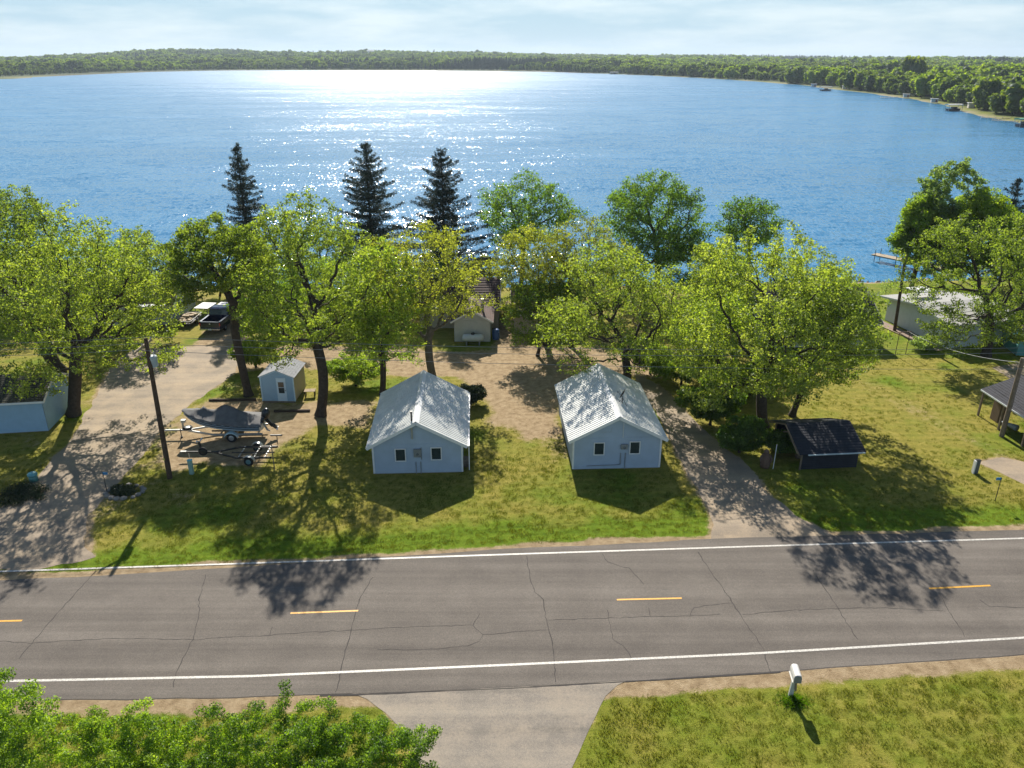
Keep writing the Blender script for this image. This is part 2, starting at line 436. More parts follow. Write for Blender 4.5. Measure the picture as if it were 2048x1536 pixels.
g1 = mix(n, l, 0.6, g0, bl.outputs['Color'], 'MULTIPLY')
wv = n.new('ShaderNodeTexWave'); wv.wave_type = 'BANDS'; wv.bands_direction = 'Y'; wv.inputs['Scale'].default_value = 0.42; wv.inputs['Distortion'].default_value = 5.0; wv.inputs['Detail'].default_value = 3; wv.inputs['Detail Scale'].default_value = 0.6
mpw = n.new('ShaderNodeMapping'); mpw.inputs['Rotation'].default_value = (0, 0, -0.056); mpw.inputs['Scale'].default_value = (0.25, 1, 1); l.new(pos, mpw.inputs['Vector']); l.new(mpw.outputs['Vector'], wv.inputs['Vector'])
wvr = ramp(n, [(0.2, (0.94, 0.95, 0.94)), (0.8, (1.05, 1.045, 1.03))]); l.new(wv.outputs['Fac'], wvr.inputs['Fac'])
g1 = mix(n, l, 1.0, g1, wvr.outputs['Color'], 'MULTIPLY')
bl2 = ramp(n, [(0.3, (0.6, 0.62, 0.55)), (0.7, (1.35, 1.3, 1.2))]); l.new(n4.outputs['Fac'], bl2.inputs['Fac'])
g2 = mix(n, l, 0.6, g1, bl2.outputs['Color'], 'MULTIPLY')
ds1 = ramp(n, [(0.3, (0.22, 0.155, 0.09)), (0.5, (0.37, 0.275, 0.17)), (0.72, (0.50, 0.39, 0.26))]); l.new(n2.outputs['Fac'], ds1.inputs['Fac'])
ds2 = mix(n, l, 0.5, ds1.outputs['Color'], bl2.outputs['Color'], 'MULTIPLY')
dfac = math_(n, l, 'ADD', attr('dirt'), math_(n, l, 'MULTIPLY', math_(n, l, 'SUBTRACT', n3.outputs['Fac'], 0.5), 0.9))
dfac = math_(n, l, 'ADD', dfac, math_(n, l, 'MULTIPLY', math_(n, l, 'SUBTRACT', n2.outputs['Fac'], 0.5), 0.6))
dr = ramp(n, [(0.38, (0, 0, 0)), (0.62, (1, 1, 1))]); l.new(dfac, dr.inputs['Fac'])
g3 = mix(n, l, dr.outputs['Color'], g2, ds2)
g4 = mix(n, l, attr('sand'), g3, mix(n, l, n3.outputs['Fac'], (0.16, 0.13, 0.10), (0.42, 0.36, 0.28)))
g5 = mix(n, l, attr('marsh'), g4, (0.13, 0.062, 0.045))
g6 = mix(n, l, attr('wood'), g5, (0.035, 0.055, 0.014))
l.new(g6, b.inputs['Base Color'])
bp = n.new('ShaderNodeBump'); bp.inputs['Strength'].default_value = 0.9; bp.inputs['Distance'].default_value = 0.06
hs = math_(n, l, 'ADD', n3.outputs['Fac'], math_(n, l, 'MULTIPLY', n4.outputs['Fac'], 0.6))
l.new(hs, bp.inputs['Height']); l.new(bp.outputs['Normal'], b.inputs['Normal'])
l.new(b.outputs[0], out.inputs['Surface'])

nX, nY = len(gx), len(gy)
idx = np.arange(nX * nY).reshape(nY, nX)
gf = np.stack([idx[:-1, :-1], idx[:-1, 1:], idx[1:, 1:], idx[1:, :-1]], -1).reshape(-1, 4)
wood_a = sst(1.5, 10, gsd) * (y_ > 130) * 1.0
gme = mesh_from_np('ground', np.column_stack([GP, gz]), gf, gm, {'dirt': ('POINT', dirt), 'lush': ('POINT', lush), 'sand': ('POINT', sand * 0.8), 'marsh': ('POINT', marsh), 'wood': ('POINT', wood_a)}, True)
ground = bpy.data.objects.new('ground', gme); col.objects.link(ground); struct(ground)

# lake
wm, n, l, out = new_mat('lake_water')
b = n.new('ShaderNodeBsdfPrincipled')
b.inputs['IOR'].default_value = 1.33; b.inputs['Specular IOR Level'].default_value = 0.33; b.inputs['Roughness'].default_value = 0.20
geo = n.new('ShaderNodeNewGeometry'); pos = geo.outputs['Position']
def vmath(op, a_, b_):
    m_ = n.new('ShaderNodeVectorMath'); m_.operation = op
    for sock, x in zip(m_.inputs, (a_, b_)):
        if x is None: continue
        if isinstance(x, tuple): sock.default_value = x
        else: l.new(x, sock)
    return m_
def mapped(sc_, rot):
    m_ = n.new('ShaderNodeMapping'); m_.inputs['Scale'].default_value = sc_; m_.inputs['Rotation'].default_value = (0, 0, rot); l.new(pos, m_.inputs['Vector']); return m_.outputs['Vector']
w3 = noise(n, l, 0.022, 4, 0.6, mapped((0.35, 1.5, 1), R(6)), 0.6)      # wind streaks
wr = ramp(n, [(0.35, (0, 0, 0)), (0.65, (1, 1, 1))]); l.new(w3.outputs['Fac'], wr.inputs['Fac'])
l.new(mix(n, l, wr.outputs['Color'], (0.030, 0.165, 0.33), (0.045, 0.195, 0.37)), b.inputs['Base Color'])
# wave facets: slopes of crossing wavelets, tilting the normal
fa = noise(n, l, 1.0, 2, 0.7, mapped((3.4, 0.85, 1), R(8)), 0.3)
fb = noise(n, l, 0.95, 3, 0.6, mapped((0.40, 1.15, 1), R(-20)), 0.5)
fc = noise(n, l, 0.12, 2, 0.5, mapped((0.5, 1.0, 1), R(-12)), 0.4)
sa = vmath('MULTIPLY', vmath('SUBTRACT', fa.outputs['Color'], (0.5, 0.5, 0.5)).outputs[0], (1.05, 0.95, 0.0))
sb_ = vmath('MULTIPLY', vmath('SUBTRACT', fb.outputs['Color'], (0.5, 0.5, 0.5)).outputs[0], (0.40, 0.62, 0.0))
sc2 = vmath('MULTIPLY', vmath('SUBTRACT', fc.outputs['Color'], (0.5, 0.5, 0.5)).outputs[0], (0.2, 0.3, 0.0))
st = vmath('ADD', vmath('ADD', sa.outputs[0], sb_.outputs[0]).outputs[0], sc2.outputs[0])
gain = n.new('ShaderNodeVectorMath'); gain.operation = 'SCALE'; l.new(st.outputs[0], gain.inputs[0])
l.new(math_(n, l, 'ADD', math_(n, l, 'MULTIPLY', wr.outputs['Color'], 0.5), 0.75), gain.inputs['Scale'])
nv = vmath('NORMALIZE', vmath('ADD', gain.outputs[0], (0, 0, 1)).outputs[0], None)
l.new(nv.outputs[0], b.inputs['Normal'])
sx = n.new('ShaderNodeSeparateXYZ'); l.new(pos, sx.inputs[0])
mr = n.new('ShaderNodeMapRange'); mr.inputs['From Min'].default_value = 90; mr.inputs['From Max'].default_value = 900; mr.inputs['To Min'].default_value = 0.12; mr.inputs['To Max'].default_value = 0.30
l.new(sx.outputs['Y'], mr.inputs['Value'])
l.new(math_(n, l, 'ADD', mr.outputs[0], math_(n, l, 'MULTIPLY', wr.outputs['Color'], 0.05)), b.inputs['Roughness'])
l.new(b.outputs[0], out.inputs['Surface'])
lk = MB(); lk.add([(-1200, 60, LAKE_Z), (900, 60, LAKE_Z), (900, 1700, LAKE_Z), (-1200, 1700, LAKE_Z)], [(0, 1, 2, 3)])
struct(lk.build('lake_water', wm))

# ------------------------------------------------------------------ road, driveways, markings, cracks
def asphalt(name, c0, c1, c2, patchc=None):
    m, n, l, out = new_mat(name)
    b = n.new('ShaderNodeBsdfPrincipled'); b.inputs['Roughness'].default_value = 0.85; b.inputs['Specular IOR Level'].default_value = 0.3
    geo = n.new('ShaderNodeNewGeometry'); pos = geo.outputs['Position']
    mp = n.new('ShaderNodeMapping'); mp.inputs['Rotation'].default_value = (0, 0, -0.056); mp.inputs['Scale'].default_value = (0.03, 0.95, 1); l.new(pos, mp.inputs['Vector'])
    a = noise(n, l, 1.0, 5, 0.6, mp.outputs['Vector']); bb = noise(n, l, 0.5, 6, 0.65, pos); c = noise(n, l, 26, 5, 0.85, pos); e = noise(n, l, 9, 5, 0.7, pos)
    r = ramp(n, [(0.36, c0), (0.5, c1), (0.64, c2)])
    l.new(math_(n, l, 'ADD', math_(n, l, 'MULTIPLY', a.outputs['Fac'], 0.62), math_(n, l, 'ADD', math_(n, l, 'MULTIPLY', bb.outputs['Fac'], 0.28), math_(n, l, 'MULTIPLY', e.outputs['Fac'], 0.10))), r.inputs['Fac'])
    sp = ramp(n, [(0.3, (0.55, 0.55, 0.55)), (0.5, (1, 1, 1)), (0.7, (1.75, 1.7, 1.6))]); l.new(c.outputs['Fac'], sp.inputs['Fac'])
    q = mix(n, l, 0.8, r.outputs['Color'], sp.outputs['Color'], 'MULTIPLY')
    if patchc:
        pr_ = ramp(n, [(0.45, (0, 0, 0)), (0.65, (0.8, 0.8, 0.8))]); l.new(math_(n, l, 'ADD', math_(n, l, 'MULTIPLY', bb.outputs['Fac'], 0.7), math_(n, l, 'MULTIPLY', e.outputs['Fac'], 0.3)), pr_.inputs['Fac'])
        q = mix(n, l, pr_.outputs['Color'], q, mix(n, l, e.outputs['Fac'], tuple(x * 0.75 for x in patchc), tuple(x * 1.2 for x in patchc)))
    l.new(q, b.inputs['Base Color'])
    bp = n.new('ShaderNodeBump'); bp.inputs['Strength'].default_value = 0.5; bp.inputs['Distance'].default_value = 0.01
    l.new(c.outputs['Fac'], bp.inputs['Height']); l.new(bp.outputs['Normal'], b.inputs['Normal'])
    l.new(b.outputs[0], out.inputs['Surface'])
    return m
road_m = asphalt('road_asphalt', (0.092, 0.080, 0.070), (0.128, 0.112, 0.097), (0.172, 0.152, 0.132))
drive_m = asphalt('driveway_asphalt', (0.20, 0.165, 0.125), (0.265, 0.215, 0.16), (0.33, 0.27, 0.20), (0.42, 0.32, 0.21))
south_m = asphalt('south_driveway_asphalt', (0.15, 0.135, 0.115), (0.22, 0.195, 0.165), (0.30, 0.265, 0.215), (0.33, 0.275, 0.21))
xs = np.concatenate([[-800, -300, -120], np.arange(-60, 61, 1.0), [120, 300, 800]])
rows = []
yn, ys = yline(NE, xs), yline(SE, xs)
jn = (fbm(xs, xs * 0, 2.3, 3) - .5) * .18; js = (fbm(xs, xs * 0, 1.9, 8) - .5) * .14
for t in np.linspace(0, 1, 7):
    yy = ys * (1 - t) + yn * t + (js if t == 0 else 0) + (jn if t == 1 else 0)
    rows.append([(x, y, 0.016) for x, y in zip(xs, yy)])
rb = MB(); rb.grid(rows)
rb.grid([[(x, y - 0.06, -0.01) for x, y in zip(xs, ys + js)], rows[0]])
road = rb.build('road', road_m); struct(road)
def ragged(poly, amp=0.18, step=0.5, seed=0, zz=0.008):
    pts = []; r = random.Random(seed)
    nP = len(poly)
    for i in range(nP):
        a, b_ = Vector(poly[i]), Vector(poly[(i + 1) % nP]); L = (b_ - a).length; k = max(1, int(L / step))
        nrm = Vector((b_[1] - a[1], a[0] - b_[0])).normalized()
        for j in range(k):
            p = a.lerp(b_, j / k)
            q = p + nrm * ((float(fbm(np.array([p.x]), np.array([p.y]), 1.2, seed)[0]) - 0.5) * 2 * amp)
            pts.append((q.x, q.y, zz))
    return pts
def sheet(name, poly, mat, amp, seed, zz):
    b_ = MB(); pts = ragged(poly, amp, 0.4, seed, zz); b_.add(pts, [tuple(range(len(pts)))])
    o = b_.build(name, mat); struct(o); return o
sheet('driveway', drive_left, drive_m, 0.35, 1, 0.008)
sheet('driveway', drive_right, drive_m, 0.3, 2, 0.008)
sheet('driveway', drive_south, south_m, 0.08, 3, 0.010)
sheet('driveway', drive_east, drive_m, 0.2, 4, 0.008)
sheet('path', lane_east, drive_m, 0.2, 5, 0.008)

def paint_mat(name, c, wear):
    m, n, l, out = new_mat(name)
    b = n.new('ShaderNodeBsdfPrincipled'); b.inputs['Roughness'].default_value = 0.6
    geo = n.new('ShaderNodeNewGeometry')
    t = noise(n, l, 18, 6, 0.8, geo.outputs['Position']); r = ramp(n, [(wear, (0, 0, 0)), (wear + 0.12, (1, 1, 1))]); l.new(t.outputs['Fac'], r.inputs['Fac'])
    l.new(mix(n, l, r.outputs['Color'], tuple(x * 0.55 for x in c), c), b.inputs['Base Color'])
    l.new(b.outputs[0], out.inputs['Surface']); return m
white_paint = paint_mat('white_road_paint', (0.66, 0.63, 0.57), 0.44)
yellow_paint = paint_mat('yellow_road_paint', (0.70, 0.36, 0.03), 0.38)
def strip(pts, w, z, mat, name, parent=None, step=1.0):
    b_ = MB(); X0, X1 = pts[0][0], pts[-1][0]; k = max(2, int((X1 - X0) / step)); xx = np.linspace(X0, X1, k); yy = yline(pts, xx)
    b_.grid([[(x, y - w / 2, z) for x, y in zip(xx, yy)], [(x, y + w / 2, z) for x, y in zip(xx, yy)]])
    return b_.build(name, mat, parent)
WN = extend([tuple(G(x, y)[:2]) for x, y in [(-250, 1152), (0, 1143.5), (500, 1127), (1024, 1109), (1500, 1093.5), (2048, 1077), (2250, 1070)]], 200)
WS = extend([tuple(G(x, y)[:2]) for x, y in [(-250, 1366), (60, 1362), (500, 1353), (1024, 1330), (1500, 1308), (2048, 1276), (2250, 1264)]], 200)
strip(WN, 0.125, 0.021, white_paint, 'edge_line', road)
strip(WS, 0.125, 0.021, white_paint, 'edge_line', road)
CL = [tuple(G(x, y)[:2]) for x, y in [(-400, 1252), (0, 1243), (581, 1227), (716, 1222), (1234, 1200), (1362, 1197), (1852, 1178), (1968, 1172), (2300, 1160)]]
c0 = G(581, 1227).x
for k in range(-4, 6):
    a = c0 + k * 14.72; e = a + 3.0
    strip([(a, float(yline(CL, a))), (e, float(yline(CL, e)))], 0.11, 0.021, yellow_paint, 'centre_dash', road)
crack_m = M('crack_dark', (0.052, 0.046, 0.042), 0.95, var=0.3)
cracks = [[(192, 1142), (150, 1188), (105, 1238), (70, 1280), (38, 1318)], [(412, 1150), (398, 1200), (399, 1232), (385, 1280), (362, 1325), (350, 1356), (346, 1375)],
 [(745, 1155), (718, 1200), (708, 1240), (700, 1270), (688, 1310), (678, 1360), (672, 1385)], [(1054, 1112), (1060, 1160), (1070, 1185), (1086, 1200), (1092, 1240), (1103, 1280), (1108, 1325), (1112, 1365)],
 [(1204, 1106), (1215, 1125), (1245, 1134), (1258, 1137), (1288, 1170)], [(1395, 1104), (1415, 1135), (1455, 1190), (1480, 1230), (1512, 1275), (1526, 1300), (1532, 1318), (1542, 1345)],
 [(1632, 1152), (1665, 1200), (1680, 1225), (1715, 1280)], [(1880, 1190), (1900, 1225), (1930, 1275)], [(1960, 1200), (1980, 1214), (2048, 1215)],
 [(-20, 1281), (60, 1287), (130, 1282), (240, 1277), (330, 1279), (390, 1280), (450, 1275), (520, 1272), (620, 1265), (720, 1260), (850, 1253), (945, 1251), (965, 1270), (1024, 1265), (1092, 1260)],
 [(1095, 1241), (1190, 1238), (1240, 1236), (1300, 1233), (1340, 1234), (1380, 1232), (1440, 1229)], [(1380, 1232), (1388, 1216), (1420, 1210), (1465, 1207)],
 [(1485, 1230), (1560, 1222), (1660, 1218), (1760, 1216), (1830, 1219), (1890, 1222)], [(1215, 1220), (1220, 1250), (1226, 1278), (1245, 1292), (1268, 1322)],
 [(945, 1251), (960, 1228)], [(965, 1270), (958, 1282), (935, 1292), (850, 1300), (755, 1300)], [(1300, 1233), (1297, 1216)], [(540, 1270), (546, 1254)]]
for i, c in enumerate(cracks):
    pts = [G(x, y) for x, y in c]; fine = []
    for a, e in zip(pts[:-1], pts[1:]):
        k = max(2, int((e - a).length / 0.22))
        for j in range(k): fine.append(a.lerp(e, j / k))
    fine.append(pts[-1]); r = random.Random(i)
    b_ = MB(); L_, R_ = [], []
    for j, p in enumerate(fine):
        q = fine[min(j + 1, len(fine) - 1)] - fine[max(j - 1, 0)]; nn = Vector((-q.y, q.x, 0)).normalized()
        p = p + nn * r.uniform(-0.035, 0.035); w = r.uniform(0.008, 0.024) * (0.75 if i >= 9 else 1)
        L_.append((p.x - nn.x * w, p.y - nn.y * w, 0.0195)); R_.append((p.x + nn.x * w, p.y + nn.y * w, 0.0195))
    b_.grid([L_, R_]); b_.build('crack', crack_m, road)
# dark broken edge where the south driveway meets the road
b_ = MB(); L_, R_ = [], []; r = random.Random(5)
for t in np.linspace(0, 1, 60):
    x = G(640, 1390).x * (1 - t) + G(1560, 1343).x * t; y = float(yline(SE, x)) - 0.05
    w = 0.012 + 0.028 * abs(math.sin(t * 9)) * r.random() + (0.02 if t < .2 or t > .7 else 0)
    L_.append((x, y - w, 0.012)); R_.append((x, y + w, 0.0175))
b_.grid([L_, R_]); b_.build('crack', crack_m, road)

# ------------------------------------------------------------------ houses
def lap_wall(mb, x0, x1, z0, zE, apex=None, y=0.0, out=-1, axis='x', board=0.17):
    """horizontal lap boards; apex=(x,z) makes a gable. axis 'x' wall runs along x at y, facing y*out; axis 'y' the other way"""
    z = z0; top = apex[1] if apex else zE
    def span(zz):
        if zz <= zE or not apex: return x0, x1
        t = (zz - zE) / (apex[1] - zE)
        return x0 + (apex[0] - x0) * t, x1 + (apex[0] - x1) * t
    def P(u, w, zz): return (u, y + out * w, zz) if axis == 'x' else (y + out * w, u, zz)
    while z < top - 1e-4:
        z2 = min(z + board, top)
        if z < zE < z2: z2 = zE
        a0, a1 = span(z); b0, b1 = span(z2)
        mb.add([P(a0, .028, z), P(a1, .028, z), P(b1, .002, z2), P(b0, .002, z2), P(a0, 0.0, z), P(a1, 0.0, z)], [(0, 1, 2, 3), (4, 5, 1, 0)])
        z = z2
def add_window(parent, cx, cz, w, h, y, frame_m, out=-1, axis='x', mullion=False, label=None):
    fr = MB(); t = 0.06
    def bx(mb, u, zz, su, sz, d0, d1):
        d0, d1 = d0 + .03, d1 + .03
        c = (u, y + out * (d0 + d1) / 2, zz) if axis == 'x' else (y + out * (d0 + d1) / 2, u, zz)
        dd = (su, abs(d1 - d0), sz) if axis == 'x' else (abs(d1 - d0), su, sz)
        mb.box(c, dd)
    bx(fr, cx - w / 2 + t / 2, cz, t, h, 0, .05); bx(fr, cx + w / 2 - t / 2, cz, t, h, 0, .05)
    bx(fr, cx, cz + h / 2 - t / 2, w - 2 * t, t, 0, .05); bx(fr, cx, cz - h / 2 + t / 2, w - 2 * t, t, 0, .055)
    if mullion: bx(fr, cx, cz, w - 2 * t, 0.035, 0, .04)
    win = fr.build('window', frame_m, parent)
    pn = MB(); bx(pn, cx, cz, w - 2 * t + .01, h - 2 * t + .01, .004, .024); pn.build('pane', glass_m, win)
    if label: win['label'] = label
    return win
def rib_panel_mesh(w, L, name='roof_panel', ribs=4):
    """metal sheet: ribs run along +y (down the slope), width along x"""
    b_ = MB(); prof = []
    p = w / ribs
    for k in range(ribs):
        x = k * p
        prof += [(x, 0), (x + p * .62, 0), (x + p * .70, .028), (x + p * .90, .028), (x + p * .98, 0)]
    prof.append((w, 0))
    b_.grid([[(x, 0, z) for x, z in prof], [(x, L, z) for x, z in prof]])
    me = b_.mesh(name, metal_roof)
    return me
def gable_house(name, label, cat, loc, rz, W, D, zE, zR, wall_m, roof_over=0.32, wins=(), panel=True, roof_mat=None, trim=white_trim, rear=True):
    """gable faces -y (the front); ridge runs along y"""
    t = thing(name, label, cat, loc, rz)
    hw = W / 2; slope = (zR - zE) / hw
    for args in (((0, zR), 0.0, -1), ((0, zR), D, 1)):
        wl_ = MB(); lap_wall(wl_, -hw, hw, 0.06, zE, *args); wl_.build('gable_wall', wall_m, t)
    for sx in (-1, 1):
        sw = MB(); lap_wall(sw, 0, D, 0.06, zE, None, sx * hw, sx, 'y'); sw.build('side_wall', wall_m, t)
    fd = MB(); fd.box((0, D / 2, 0.0), (W - 0.03, D - 0.03, 0.12)); fd.build('foundation', concrete, t)
    for sx in (-1, 1):
        for yy in (-0.02, D + 0.02):
            c = MB(); c.box((sx * (hw + .01), yy, (zE + .06) / 2), (0.10, 0.08, zE - .08)); c.build('corner_trim', trim, t)
    # roof
    o = roof_over; e = hw + o; zt = zE - slope * o + 0.10; zr = zR + 0.10; y0, y1 = -o, D + o
    dk = MB(); th = 0.09
    for sx in (-1, 1):
        dk.add([(0, y0, zr - .01), (sx * e, y0, zt - .01), (sx * e, y1, zt - .01), (0, y1, zr - .01), (0, y0, zr - th), (sx * e, y0, zt - th), (sx * e, y1, zt - th), (0, y1, zr - th)],
               [(0, 1, 2, 3), (7, 6, 5, 4), (0, 4, 5, 1), (3, 2, 6, 7), (1, 5, 6, 2)])
    rf = dk.build('roof', roof_mat or trim, t)
    for sx in (-1, 1):
        for yy in (y0 - .015, y1 + .015):
            f_ = MB(); f_.beam((0, yy, zr - .075), (sx * (e + .02), yy, zt - .075), 0.03, 0.19); f_.build('rake_board', trim, rf)
        f_ = MB(); f_.box((sx * (e + .015), D / 2, zt - .06), (0.03, y1 - y0, 0.11)); f_.build('eave_trim', trim, rf)
    if panel:
        Ls = math.hypot(e, zr - zt); np_ = max(1, round((y1 - y0) / 0.92)); pw = (y1 - y0) / np_
        me = rib_panel_mesh(pw, Ls + .05)
        ang = math.atan2(zr - zt, e)
        for sx in (-1, 1):
            for k in range(np_):
                p = bpy.data.objects.new('roof_panel', me); col.objects.link(p); p.parent = rf
                # local x of panel -> along house y ; local y -> down slope
                ex = Vector((0, 1, 0)) if sx < 0 else Vector((0, -1, 0))
                ey = Vector((sx * math.cos(ang), 0, -math.sin(ang))); ez = ex.cross(ey)
                if ez.z < 0: ex = -ex; ez = ex.cross(ey)
                org = Vector((0, y0 + k * pw if ex.y > 0 else y0 + (k + 1) * pw, zr + .004))
                p.matrix_local = Matrix(((ex.x, ey.x, ez.x, org.x), (ex.y, ey.y, ez.y, org.y), (ex.z, ey.z, ez.z, org.z), (0, 0, 0, 1)))
        rc = MB(); 
        for sx in (-1, 1):
            rc.add([(0, y0 - .02, zr + .065), (0, y1 + .02, zr + .065), (sx * .20, y1 + .02, zr + .045 - .2 * slope), (sx * .20, y0 - .02, zr + .045 - .2 * slope)], [(0, 1, 2, 3)])
        rc.build('ridge_cap', white_trim, rf)
    for (cx, cz, w, h) in wins: add_window(t, cx, cz, w, h, 0.0, trim)
    return t, rf
def local_x(p, loc, rz):
    v = Matrix.Rotation(-rz, 3, 'Z') @ (Vector((p.x, p.y, 0)) - Vector((loc[0], loc[1], 0))); return v.x
RZ = R(2.6)
L1 = (-5.58, 40.93, 0)
w1 = Z(801, 909, 40.9); w2 = Z(872.5, 907, 40.95)
h1, rf1 = gable_house('cabin', 'small pale blue cabin with a vent pipe on its roof and meter midway between windows', 'cabin', L1, RZ, 5.22, 7.35, 2.0, 3.42, siding_m,
    wins=[(local_x(w1, L1, RZ), w1.z, 0.66, 0.86), (local_x(w2, L1, RZ), w2.z, 0.66, 0.86)])
L2 = (6.28, 41.48, 0)
w1 = Z(1198, 896.5, 41.45); w2 = Z(1269.5, 895, 41.5)
h2, rf2 = gable_house('cabin', 'small pale blue cabin with a satellite dish on its roof, beside the right driveway', 'cabin', L2, RZ, 5.22, 7.9, 2.14, 3.5, siding_m,
    wins=[(local_x(w1, L2, RZ), w1.z, 0.66, 0.86), (local_x(w2, L2, RZ), w2.z, 0.66, 0.86)])
# meter boxes and conduits
def meter(t, x, z, w, h, runs):
    m_ = MB(); m_.box((x, -.09, z), (w, .14, h)); mb_ = m_.build('meter_box', grey_metal, t, bevel=.01)
    g_ = MB(); g_.tube([(x, -.16, z - h * .12), (x, -.24, z - h * .12)], .075, 12); g_.build('meter_glass', M('meter_glass', (0.16, 0.18, 0.19), .25), mb_)
    for r_ in runs:
        c_ = MB(); c_.tube([(a, -.06, q) for a, q in r_], .024, 6); c_.build('conduit', grey_metal, t)
mx = local_x(Z(835, 905, 40.9), L1, RZ)
meter(h1, mx, Z(835, 905, 40.9).z, .44, .52, [[(mx + .22, 1.75), (mx + .22, .95)], [(mx - .12, .8), (mx - .12, 0)], [(mx + .16, .8), (mx + .16, 0)]])
mx2 = local_x(Z(1248, 892, 41.5), L2, RZ)
meter(h2, mx2, Z(1248, 892, 41.5).z, .40, .32, [[(mx2 + .1, 1.1), (mx2 + .1, 0)], [(mx2 - .18, 1.1), (mx2 - .18, .35), (mx2 - .3, .3), (mx2 - 2.2, .27)]])
c_ = MB(); xx = local_x(Z(1248, 850, 41.4), L2, RZ); c_.tube([(xx, -.05, 3.1), (xx, -.05, 2.1)], .02, 6); c_.build('service_cable', white_trim, h2)
c_ = MB(); c_.tube([(xx - 1.3, -.03, 2.5), (xx - .7, -.03, 2.5), (xx - .68, -.03, 2.8)], .008, 4); c_.build('wire', grey_metal, h2)
# chimney mast on first cabin
xm = local_x(Z(822, 840, 40.7), L1, RZ)
mm = MB(); mm.tube([(xm, -.12, 2.35), (xm, -.12, 3.25)], .045, 8); mm.build('service_mast', galv, h1)
mm = MB(); mm.tube([(xm, .1, 3.1), (xm, .1, 4.0)], .05, 8); mm.tube([(xm, .1, 4.0), (xm, .1, 4.04)], .07, 8); mm.build('vent_pipe', dark_metal, h1)
# side door panel and gutter on the right of the first cabin
sd = MB(); sd.box((2.61 + .42, .35, 1.0), (.05, .62, 1.75)); sd.build('side_door', white_trim, h1)
sd = MB(); sd.box((2.61 + .2, 1.1, .12), (.5, 1.0, .24)); sd.build('door_step', wood_grey, h1)
gt = MB(); gt.box((2.61 + .42, 3.7, 1.86), (.09, 7.9, .08)); gt.build('gutter', white_trim, rf1)
# satellite dish
dx = local_x(Z(1258, 806, 43), L2, RZ)
ds_ = thing('satellite_dish', 'dark satellite dish on a tripod near the ridge of the right cabin roof', 'satellite dish', tuple(h2.matrix_basis @ Vector((0, 0, 0)) if False else (0, 0, 0)))
base = Matrix.Rotation(RZ, 3, 'Z') @ Vector((.62, 2.3, 3.22)) + Vector(L2)
ds_.location = base; ds_.rotation_euler = (0, 0, RZ)
q = MB(); q.tube([(0, 0, .0), (0, 0, .55)], .022, 6); q.tube([(-.28, -.1, .16), (0, 0, .45)], .014, 5); q.tube([(.28, -.1, -.12), (0, 0, .45)], .014, 5); q.tube([(0, .3, 0), (0, 0, .45)], .014, 5); q.build('mast', dark_metal, ds_)
q = MB(); rws = []
axd = Vector((-.75, .45, .35)).normalized(); ux = axd.cross(Vector((0, 0, 1))).normalized(); uy = ux.cross(axd)
for k in range(5):
    rr_ = .30 * k / 4; rws.append([Vector((.02, 0, .68)) + (ux * math.cos(a) + uy * math.sin(a) * 1.1) * rr_ + axd * (rr_ * rr_ * .7) for a in np.linspace(0, 2 * math.pi, 17)])
q.grid(rws); q.build('reflector', dark_metal, ds_, True)
q = MB(); q.tube([(.02, 0, .42), Vector((.02, 0, .62)) + axd * .36], .012, 5); q.box(Vector((.02, 0, .62)) + axd * .38, (.06, .06, .06)); q.build('feed_arm', dark_metal, ds_)

# pale blue shed with door
SL = (-16.72, 51.2, 0)
sh = thing('garden_shed', 'pale blue garden shed with a glazed white door, between two trunks by the parking area', 'shed', SL, R(-2))
w = MB(); W_, D_, zE_, zR_ = 2.35, 2.7, 2.0, 2.5
for k in range(12):
    a = -W_ / 2 + k * W_ / 12; c = a + W_ / 12 - .012
    def zt(x): return zE_ + (zR_ - zE_) * (1 - abs(x) / (W_ / 2))
    if a < 0 < c: w.add([(a, -.01, .15), (c, -.01, .15), (c, -.01, zt(c)), (0, -.01, zR_), (a, -.01, zt(a))], [(0, 1, 2, 3, 4)])
    else: w.add([(a, -.01, .15), (c, -.01, .15), (c, -.01, zt(c)), (a, -.01, zt(a))], [(0, 1, 2, 3)])
w.prism([(-W_ / 2, .15), (W_ / 2, .15), (W_ / 2, zE_), (0, zR_), (-W_ / 2, zE_)], 'y', 0, .04); w.build('gable_wall', siding_blue, sh); w = MB(); w.prism([(-W_ / 2, .15), (W_ / 2, .15), (W_ / 2, zE_), (0, zR_), (-W_ / 2, zE_)], 'y', D_ - .04, D_)
w.build('gable_wall', siding_blue, sh)
for x in (-W_ / 2 + .02, W_ / 2 - .02):
    w = MB(); w.box((x, D_ / 2, 1.07), (.04, D_ - .08, 1.85)); w.build('side_wall', tan_wall, sh)
for x in (-W_ / 2, W_ / 2):
    q = MB(); q.box((x, -.03, 1.07), (.08, .05, 1.84)); q.build('corner_trim', M('shed_trim', (.50, .68, .80), .5), sh)
for sx in (-1, 1):
    q = MB(); q.beam((0, -.05, zR_ + .0), (sx * (W_ / 2 + .08), -.05, zE_ - .03), .04, .10); q.build('rake_board', _mats['shed_trim'], sh)
q = MB()
